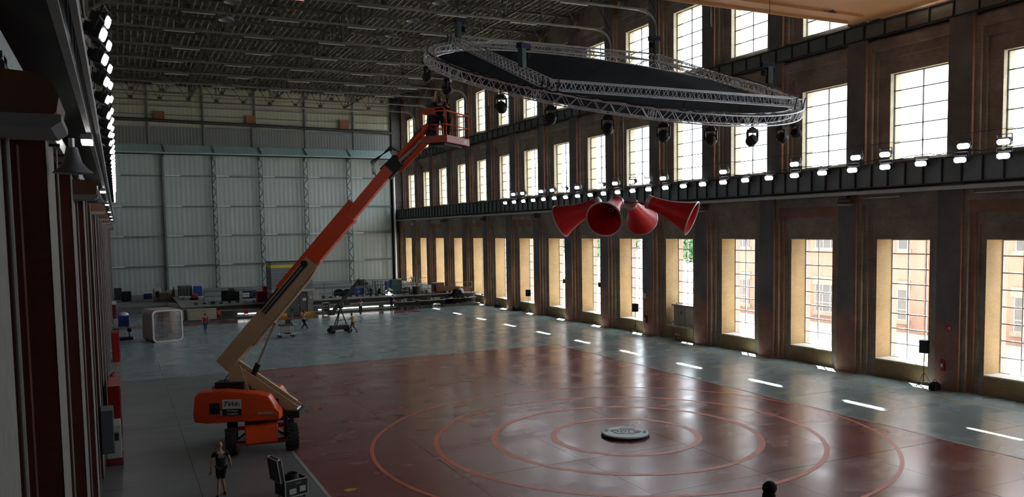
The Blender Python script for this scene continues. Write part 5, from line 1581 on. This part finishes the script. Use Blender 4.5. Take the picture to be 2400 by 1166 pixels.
# equipment tables with clutter
def eq_table(x0, x1, y, label, seed, h=.85):
    rnd = random.Random(seed)
    t = thing('folding_table', label, 'table', (x0, y, 0))
    L = x1-x0
    MB().box(0, L, -.35, .35, h-.04, h).build('tabletop', M['grey_light'], t)
    for x in (.08, L-.08):
        for yy in (-.28, .28): MB().tube([(x, yy, 0), (x, yy, h-.04)], .025, 6).build('leg', M['steel_dark'], t)
    return L
def clutter(x, y, z, n, seed, where, spread=1.2):
    rnd = random.Random(seed)
    kinds = ['equipment_case', 'cable_pile', 'toolbox', 'small_crate']
    for i in range(n):
        k = rnd.choice(kinds)
        px_, py_ = x+(i+.5)*spread/n, y+rnd.uniform(-.12, .12)
        w_, d_, h_ = rnd.uniform(.22, .42), rnd.uniform(.2, .35), rnd.uniform(.12, .34)
        w_ = min(w_, spread/n*.9)
        col = rnd.choice(['black', 'grey', 'grey_light', 'steel_dark', 'navy', 'mdf', 'green_dark'])
        if k == 'cable_pile':
            pts = [(w_*.5*(1+.12*sin(3*q))*cos(q*.9), d_*.5*sin(q*.9), .03+.006*q) for q in range(24)]
            o = MB().tube(pts, .02, 5).build(k, M['black'], None, (px_, py_, z))
            tag(o, 'cable heap '+where+', %s from its left' % ORD[i], 'cable', 'clutter '+where)
        else:
            o = MB().rbox(-w_/2, w_/2, -d_/2, d_/2, 0, h_, .02).build(k, M[col], None, (px_, py_, z), (0, 0, rnd.uniform(-.3, .3)))
            tag(o, '%s %s %s, %s from its left' % ({'black': 'black', 'grey': 'grey', 'grey_light': 'pale grey', 'steel_dark': 'dark steel', 'navy': 'navy', 'mdf': 'beige', 'green_dark': 'dark green'}[col], k.replace('_', ' ').replace('small ', ''), where, ORD[i]), 'case' if 'case' in k else ('crate' if 'crate' in k else 'toolbox'), 'clutter '+where)
            MB().tube([(-w_*.2, 0, h_), (-w_*.18, 0, h_+.05), (w_*.18, 0, h_+.05), (w_*.2, 0, h_)], .012, 5).build('handle', M['black'], o)
eq_table(26.9, 29.0, 84.9, 'folding table with equipment beside the man in navy', 1)
clutter(26.95, 84.9, .85, 5, 3, 'on the table by the man in navy', 2.0)
eq_table(29.6, 32.6, 85.3, 'long folding table with equipment at the platform, centre', 2)
clutter(29.7, 85.3, .85, 7, 4, 'on the long centre table', 2.8)
eq_table(32.9, 36.3, 86.0, 'long folding table nearest the brick pilasters', 3)
clutter(33.0, 86.0, .85, 6, 5, 'on the table by the pilasters', 3.1)
clutter(27.0, 84.9, .0, 5, 7, 'on the floor under the first table', 2.0)
clutter(29.7, 85.3, .0, 8, 6, 'on the floor under the long centre table', 2.9)
clutter(33.0, 86.0, .0, 7, 8, 'on the floor under the table by the pilasters', 3.0)
clutter(30.0, 87.9, 1.36, 9, 9, 'on the platform behind the tables', 6.0)
clutter(19.5, 88.6, 1.36, 10, 10, 'on the platform right of the booth', 7.5)
clutter(6.5, 88.6, 1.36, 8, 11, 'on the platform left of the booth', 6.5)
o = px_box('portable_radio', 'white boxy radio case standing on the floor before the tables', 'radio', 1016, 712, 1032, 722, 84.6, 'white', .35, lambda t, w, h, d: (MB().box(-w/2+.05, -.02, -.02, 0, .08, h-.12).box(.05, w/2-.05, -.02, 0, .08, h-.12).build('grille', M['black'], t), MB().tube([(-.2, .15, h), (-.2, .15, h+.1), (.2, .15, h+.1), (.2, .15, h)], .02, 5).build('handle', M['grey'], t)))
# dark trestle at the edge
t = thing('stage_deck', 'low black stage deck on legs stored behind the tables', 'stage deck', (32.2, 87.0, 1.36))
MB().prism([(0, .35), (4.6, .05), (4.6, .55), (0, 1.0)], 0, .12, 'Y').build('deck', M['brown'], t)
MB().box(0, .1, 0, .1, 0, 1.0).box(4.4, 4.5, 0, .1, 0, .5).build('leg', M['black'], t)
# rack of gear on castors beside the booth
t = thing('flight_rack', 'tall open flight rack with four lit units beside the booth', 'rack', (18.95, 83.6, 0))
MB().box(-.36, -.31, -.3, .3, .14, 1.32).box(.31, .36, -.3, .3, .14, 1.32).box(-.36, .36, -.3, .3, 1.27, 1.32).box(-.36, .36, -.3, .3, .14, .19).box(-.36, .36, -.3, .3, .70, .74).build('case', M['grey_light'], t)
MB().box(-.31, .31, -.22, .28, .19, 1.27).build('unit_block', M['black'], t)
for x, z in ((-.16, .95), (.12, 1.0), (-.16, .36), (.16, .36)): MB().box(x-.1, x+.1, -.25, -.22, z-.05, z+.06).build('unit_front', M['grey_light'], t)
for x in (-.28, .28):
    for y in (-.22, .22): MB().cyl((x, y, .07), .07, .05, 12, 'X').build('castor', M['black'], t)
# two small red chairs
def chair(p, yaw, label, mat='red', sc=1.0):
    t = thing('chair', label, 'chair', p, (0, 0, yaw))
    MB().rbox(-.23, .23, -.22, .22, .43, .49, .02).build('seat', M[mat], t)
    MB().rbox(-.22, .22, .19, .24, .52, .92, .02).build('backrest', M[mat], t)
    for x in (-.2, .2):
        MB().tube([(x, -.2, .43), (x, -.22, 0)], .014, 6).build('leg', M['steel_dark'], t)
        MB().tube([(x, .2, .9), (x, .2, .43), (x, .24, 0)], .014, 6).build('leg', M['steel_dark'], t)
chair(onfloor(517, 751), .4, 'small red chair right of the framed board')
chair(onfloor(577, 749), -.2, 'small red chair under the boom, before the platform')

# white cart with laptop
t = thing('camera_cart', 'white wheeled cart with a laptop and monitor pole, near the striding person', 'cart', (12.1, 67.6, 0), (0, 0, .12))
MB().rbox(-.75, .6, -.35, .35, .22, .28, .02).build('lower_shelf', M['grey_light'], t)
MB().rbox(-.62, .45, -.3, .3, .95, 1.12, .03).build('top_box', M['brown'], t)
for x in (-.72, .42):
    for y in (-.32, .32): MB().tube([(x, y, .25), (x, y, .98)], .022, 6).build('post', M['white'], t)
MB().tube([(.5, -.32, .28), (.82, -.32, .38), (.82, -.32, 1.0), (.5, -.32, 1.05)], .028, 8).tube([(.5, .32, .28), (.82, .32, .38), (.82, .32, 1.0), (.5, .32, 1.05)], .028, 8).build('push_handle', M['white'], t)
for x in (-.6, .45):
    for y in (-.3, .3): MB().cyl((x, y, .11), .11, .07, 14, 'Y').build('wheel', M['black'], t)
MB().box(-.05, .4, -.1, .2, 1.12, 1.15).box(-.05, .4, .18, .2, 1.12, 1.42).build('laptop', M['black'], t)
MB().tube([(.5, 0, 1.1), (.5, 0, 2.1)], .018, 6).build('monitor_pole', M['mdf'], t)
MB().rbox(.36, .64, -.06, .02, 2.05, 2.35, .02).build('monitor', M['black'], t)
MB().rbox(-.15, .3, -.2, .2, .28, .36, .02).build('bag', M['black_cloth'], t)
# camera crane dolly
t = thing('camera_crane', 'black camera crane on a wheeled dolly with its jib arm raised right', 'camera crane', (16.35, 68.1, 0), (0, 0, .1))
MB().rbox(-.55, .95, -.4, .4, .32, .62, .04).build('dolly_deck', M['black'], t)
for x in (-.5, .95):
    for y in (-.42, .42): MB().lathe([(0, -.08), (.16, -.09), (.22, -.05), (.22, .05), (.16, .09), (0, .08)], 16, Matrix.Translation((x, y, .22)) @ Matrix.Rotation(pi/2, 4, 'X')).build('wheel', M['rubber'], t)
hd3 = Vector((.35, 0, 2.15))
for p in ((-.15, -.35, .62), (-.1, .35, .62), (.85, 0, .62)): MB().tube([p, hd3], .05, 8).build('tripod_leg', M['black'], t)
MB().tube([(.1, -.1, 1.0), (.6, 0, 1.1), (.1, .15, 1.0), (.1, -.1, 1.0)], .02, 5).build('spreader', M['steel_dark'], t)
MB().rbox(.15, .55, -.15, .15, 2.05, 2.4, .04).build('pan_head', M['black'], t)
MB().bar((-.35, 0, 1.8), (2.1, 0, 4.35), .2, .26).bar((-.3, 0, 2.05), (2.1, 0, 4.55), .05, .05).build('jib_arm', M['black'], t)
MB().rbox(-.75, -.2, -.22, .22, 1.55, 1.95, .05).build('counterweight', M['black'], t)
MB().rbox(.7, 1.15, -.05, .05, 2.3, 2.75, .03).build('monitor', M['black'], t)
MB().rbox(2.0, 2.5, -.18, .18, 3.9, 4.4, .06).rbox(2.3, 2.85, -.14, .14, 3.95, 4.2, .05).build('camera_head', M['black'], t)
MB().tube([(1.2, -.3, .9), (1.9, -.5, .8), (2.1, -.5, 1.1), (1.5, -.4, 1.5)], .022, 6).build('push_bar', M['black'], t)

# flight case with its lid up, near the bottom edge
fc = thing('flight_case', 'open black flight case with silver edges at the bottom left', 'case', (4.66, 26.2, 0), (0, 0, radians(17)))
fc.scale = (.86, .86, .86)
MB().box(-.42, .42, -.40, -.37, .12, .72).box(-.42, .42, .37, .40, .12, .72).box(-.45, -.42, -.40, .40, .12, .72).box(.42, .45, -.40, .40, .12, .72).box(-.45, .45, -.4, .4, .12, .15).build('box', M['black'], fc)
mb = MB()
for x in (-.45, .45):
    for y in (-.40, .40): mb.bar((x, y, .12), (x, y, .74), .035)
for z in (.13, .73):
    mb.bar((-.45, -.4, z), (.45, -.4, z), .035).bar((-.45, .4, z), (.45, .4, z), .035).bar((-.45, -.4, z), (-.45, .4, z), .035).bar((.45, -.4, z), (.45, .4, z), .035)
mb.build('edge_trim', M['grey_light'], fc)
for x, y in ((-.35, -.3), (.35, -.3), (-.35, .3), (.35, .3)): MB().cyl((x, y, .055), .055, .04, 12, 'X').build('castor', M['black'], fc)
LM = Matrix.Translation((-.46, 0, .74)) @ Matrix.Rotation(radians(-8), 4, 'Y')
lid = MB().box(-.16, .0, -.40, .40, .0, .86, LM).build('lid', M['black'], fc)
mb = MB()
for x in (-.16, 0):
    for a, b in (((x, -.4, 0), (x, -.4, .87)), ((x, .4, 0), (x, .4, .87)), ((x, -.4, .87), (x, .4, .87)), ((x, -.4, 0), (x, .4, 0))):
        mb.bar(LM @ Vector(a), LM @ Vector(b), .028)
mb.build('lid_trim', M['grey_light'], lid)
for y in (-.38, .38): MB().ell(LM @ Vector((-.08, y, .87)), .05, .04, .035, 10, 6).build('ball_corner', M['alu'], lid)
for i in range(5):
    z = .62+.055*i
    MB().tube([(.05+.26*cos(q*.5)*(1-.05*i), .05+.24*sin(q*.5), z+.01*sin(q)) for q in range(14)], .035, 7).build('cable_loop', M['black'], fc)
MB().box(-.3, -.02, -.42, -.40, .22, .42).box(.12, .36, -.42, -.40, .26, .46).build('latch_plate', M['steel_light'], fc)
text('ZAAL', .09, M['grey_light'], fc, Matrix.Translation((.06, -.415, .60)) @ RX)

# ---------------------------------------------------------------- things along the left wall
t = thing('control_cabinet', 'dark grey control cabinet on the left wall near the bottom edge', 'cabinet', (-.52, 31.2, 1.0))
MB().rbox(-.28, .12, -.5, .5, 0, 1.5, .03).build('body', M['grey_door'], t)
MB().rbox(.12, .26, -.15, .05, .35, .62, .03).build('switch', M['black'], t)
px = 35.0
t = thing('white_case', 'white box standing on the floor against the left wall', 'box', (-.42, 33.6, 0))
MB().rbox(-.3, .22, -.6, .6, .25, 1.5, .04).build('body', M['grey_light'], t)
MB().rbox(-.32, .26, -.65, .65, 0, .25, .03).build('base', M['red_dark'], t)
for i, (y, h, l, w_) in enumerate(((38.5, 2.2, 2.6, 'nearest tall red cabinet along the left wall, behind the white box'), (61.5, 1.9, 1.6, 'tall red cabinet along the left wall, before the blue trolley'), (45.4, .7, .25, 'red fire extinguisher on the left wall'))):
    t = thing('red_cabinet' if i < 2 else 'fire_extinguisher', w_, 'cabinet' if i < 2 else 'extinguisher', (-.44 if i < 2 else -.55, y, .05 if i < 2 else .9))
    if i < 2:
        MB().rbox(-.22, .25, -l/2, l/2, 0, h, .03).build('body', M['red'], t)
        MB().box(.25, .27, -l/2+.1, l/2-.1, .15, h-.1).build('door', M['red_dark'], t)
    else:
        MB().cyl((0, 0, .3), .11, .55, 16).ell((0, 0, .58), .11, .11, .09).build('cylinder', M['red'], t)
        MB().tube([(0, 0, .66), (.1, 0, .72), (.15, 0, .3)], .02, 6).build('hose', M['black'], t)
        MB().box(.1, .115, -.06, .06, .2, .4).build('label_panel', M['white'], t)
t = thing('utility_trolley', 'blue trolley with silver drum and white panel by the left wall', 'trolley', (.05, 73.6, 0))
MB().rbox(-.35, .5, -.4, .4, 1.1, 2.0, .08).build('blue_drum', M['blue'], t)
MB().ell((.1, 0, 2.05), .4, .38, .22, 16, 8).build('silver_dome', M['alu'], t)
MB().rbox(-.65, -.3, -.42, -.36, 1.0, 1.8, .02).build('white_panel', M['white'], t)
MB().tube([(-.3, -.3, 1.1), (-.3, -.3, .2)], .05, 6).tube([(.4, -.3, 1.1), (.5, -.3, .2)], .05, 6).tube([(-.3, .3, 1.1), (-.3, .3, .2)], .05, 6).build('leg', M['steel_dark'], t)
MB().rbox(-.5, .75, -.45, .45, .04, .2, .05).build('base', M['black'], t)
MB().lathe([(0, -.06), (.16, -.07), (.18, 0), (.16, .07), (0, .06)], 14, Matrix.Translation((.5, -.35, .8)) @ Matrix.Rotation(pi/2, 4, 'X')).build('reel', M['steel_dark'], t)
t = thing('red_post', 'narrow red post with white cap by the left wall, behind the blue trolley', 'post', (-.55, 82, 0))
MB().rbox(-.15, .15, -.15, .15, 0, 2.3, .03).build('shaft', M['red_dark'], t)
MB().rbox(-.18, .18, -.18, .18, 2.3, 2.6, .04).build('cap', M['white'], t)

# ---------------------------------------------------------------- things along the right wall
def speaker(x, y, label, yaw=-1.2):
    t = thing('loudspeaker_on_stand', label, 'loudspeaker', (x, y, 0), (0, 0, yaw))
    MB().rbox(-.21, .21, -.18, .18, 1.75, 2.42, .03).build('cabinet', M['black'], t)
    MB().box(-.18, .18, -.19, -.18, 1.79, 2.38).build('grille', M['steel_dark'], t)
    MB().tube([(0, 0, .15), (0, 0, 1.76)], .022, 8).build('pole', M['black'], t)
    for i in range(3):
        a = 2*pi*i/3
        MB().tube([(0, 0, .75), (.48*cos(a), .48*sin(a), .02)], .017, 6).tube([(0, 0, .25), (.3*cos(a), .3*sin(a), .30)], .012, 6).build('leg', M['black'], t)
speaker(37.15, 28.35, 'black loudspeaker on tripod before the nearest fully seen tall window')
speaker(37.0, 54.2, 'black loudspeaker on tripod left of the grey cabinet window')
speaker(37.05, 73.2, 'farthest black loudspeaker on tripod by the brick pilasters')
def bag_(p, s, label):
    o = MB().ell((0, 0, .22*s), .38*s, .24*s, .26*s, 12, 8).rbox(-.28*s, .28*s, -.2*s, .2*s, 0, .36*s, .08*s).build('equipment_bag', M['black_cloth'], None, p); tag(o, label, 'bag')
    MB().tube([(-.2*s, 0, .42*s), (-.1*s, 0, .56*s), (.1*s, 0, .56*s), (.2*s, 0, .42*s)], .02, 5).build('strap', M['black'], o)
bag_((36.85, 27.5, 0), .9, 'black bag on the floor beside the nearest loudspeaker stand')
bag_((37.2, 76.2, 0), 1.3, 'black bag on the floor beside the farthest loudspeaker stand')
bag_((37.2, 81.0, 0), 1.0, 'black bag at a pilaster foot near the equipment tables')
# grey switch cabinet in the window bay
t = thing('switch_cabinet', 'pale grey double door cabinet standing in the window bay', 'cabinet', (38.45, 49.45, 0))
MB().rbox(-.2, .55, -1.45, 1.4, .0, 2.45, .02).build('body', M['grey_light'], t)
for a, b in ((-1.4, -.02), (.02, 1.35)): MB().box(-.23, -.2, a, b, .08, 2.38).build('door', M['grey_light'], t)
MB().box(-.32, .56, -1.55, 1.5, 2.45, 2.56).build('top_board', M['grey'], t)
MB().box(-.25, -.23, .3, .5, 1.85, 2.1).build('warning_plate', M['grey_door'], t)
MB().tube([(-.3, .9, 2.7), (-.4, .35, .7)], .05, 8).build('leaning_pole', M['wood'], t)
MB().rbox(-.6, -.28, -1.3, -.3, .0, .75, .02).build('low_box', M['yellow'], t)
# swivel chair
t = thing('office_chair', 'dark red swivel chair before the grey cabinet', 'chair', (37.05, 49.0, 0), (0, 0, 1.3))
MB().rbox(-.24, .24, -.22, .22, .45, .53, .03).build('seat', M['red_dark'], t)
MB().rbox(-.21, .21, .2, .27, .58, 1.02, .03).build('backrest', M['red_dark'], t)
MB().tube([(0, 0, .1), (0, 0, .46)], .03, 8).tube([(0, .22, .48), (0, .25, .7)], .02, 6).build('column', M['steel_dark'], t)
for i in range(5): MB().tube([(0, 0, .12), (.3*cos(i*1.257), .3*sin(i*1.257), .04)], .02, 6).build('leg', M['black'], t)
t = thing('wash_basin', 'white wash basin on the yellow reveal beside the cabinet', 'basin', (38.3, 51.15, 1.15))
MB().rbox(-.25, .2, -.35, .0, 0, .16, .04).build('bowl', M['white'], t)
MB().tube([(0, -.05, .16), (0, -.05, .3), (0, -.18, .3)], .02, 6).build('tap', M['steel_light'], t)
# small wall fittings
for k, (u, v, Y, nm, lab, cat) in enumerate(((2208, 880, 27.3, 'fire_extinguisher', 'red fire extinguisher on the nearest full pilaster', 'extinguisher'), (1513, 764, 53.0, 'fire_extinguisher', 'red fire extinguisher on the pilaster left of the grey cabinet', 'extinguisher'))):
    t = thing(nm, lab, cat, (37.18, Y, .95))
    MB().cyl((0, 0, .28), .10, .5, 14).ell((0, 0, .53), .10, .10, .08).build('cylinder', M['red'], t)
    MB().tube([(0, 0, .6), (-.08, .05, .64), (-.1, .1, .25)], .018, 5).build('hose', M['black'], t)
    MB().box(-.115, -.1, -.06, .06, .22, .4).build('label_panel', M['white'], t)
def sign(y, z, label, sz=.26):
    o = MB().box(-.012, .0, -sz/2, sz/2, -sz/2, sz/2).build('safety_sign', M['red'], None, (37.28, y, z)); tag(o, label, 'sign')
    MB().box(-.016, -.012, -sz*.35, -sz*.05, -sz*.3, sz*.3).bar((-.014, sz*.05, -sz*.3), (-.014, sz*.35, 0), .02, .006).bar((-.014, sz*.35, 0), (-.014, sz*.05, sz*.3), .02, .006).build('pictogram', M['white'], o)
sign(27.1, 3.15, 'small square red sign on the nearest full pilaster')
sign(53.1, 1.7, 'small square red sign on the pilaster left of the grey cabinet', .2)
for y, z, lab, m in ((60.0, 3.6, 'small dark box on a pilaster in the middle of the wall', 'black'), (53.2, 3.1, 'white wall socket box on the pilaster left of the grey cabinet', 'white'), (66.2, 3.6, 'small dark box on the pilaster beyond the middle', 'black')):
    o = MB().rbox(-.06, 0, -.15, .15, -.2, .2, .01).build('wall_box', M[m], None, (37.28, y, z)); tag(o, lab, 'wall box')
    MB().tube([(-.03, 0, .2), (-.03, 0, .6)], .015, 5).build('conduit', M['steel_dark'], o)
# small items on a sill and by the corner
o = MB().rbox(-.3, .3, -.15, .15, 0, .22, .03).build('sill_box', M['black'], None, (38.1, 86.6, .95)); tag(o, 'small black box lying on a window sill near the tables', 'box')
MB().box(-.1, .1, -.16, -.15, .05, .15).build('label_panel', M['white'], o)
# cameras and sirens under the rail
for i, y in enumerate((98.0, 86.5, 108.5)):
    t = thing('wall_camera', 'small pale camera under the right-hand rail, ' + ['middle', 'nearest', 'farthest'][i] + ' of three', 'camera', (36.95, y, 9.95), group='cameras under the right rail')
    MB().tube([(0, 0, .1), (0, 0, -.25)], .03, 6).build('stem', M['steel_light'], t)
    MB().lathe([(0, -.65), (.12, -.62), (.17, -.5), (.17, -.3), (.1, -.24), (0, -.24)], 14).build('dome', M['grey_light'], t)
for i, (y) in enumerate((24.5, 31.0, 48.0, 66.5, 92.0)):
    o = put('tube_lamp', tube_m, None, (36.98, y, 9.92), (0, 0, pi/2)); tag(o, 'unlit tube lamp below the right-hand rail, %s from the near end' % ORD[i], 'lamp', 'tube lamps under the right rail')
    put('tube', tube_l, o)
# dome shades in the roof
for i, (u, v, Y) in enumerate(((545, 6, 56), (530, 48, 62), (1030, 8, 56), (968, 50, 62), (917, 85, 68), (487, 144, 88), (700, 130, 82))):
    p = at(u, v, Y)
    t = thing('roof_lamp', 'unlit grey dome lamp in the roof, %s of the row counted from the nearest' % ORD[[0, 2, 1, 3, 4, 6, 5][i]], 'lamp', p, group='dome lamps in the roof')
    MB().lathe([(.05, .35), (.25, .3), (.5, .12), (.55, 0), (.52, .0), (.46, .1)], 20).build('shade', M['grey'], t)
    MB().tube([(0, 0, .33), (0, 0, 27.7-p.z)], .02, 5).build('rod', M['steel_dark'], t)
bpy.data.scenes.remove(TMP)
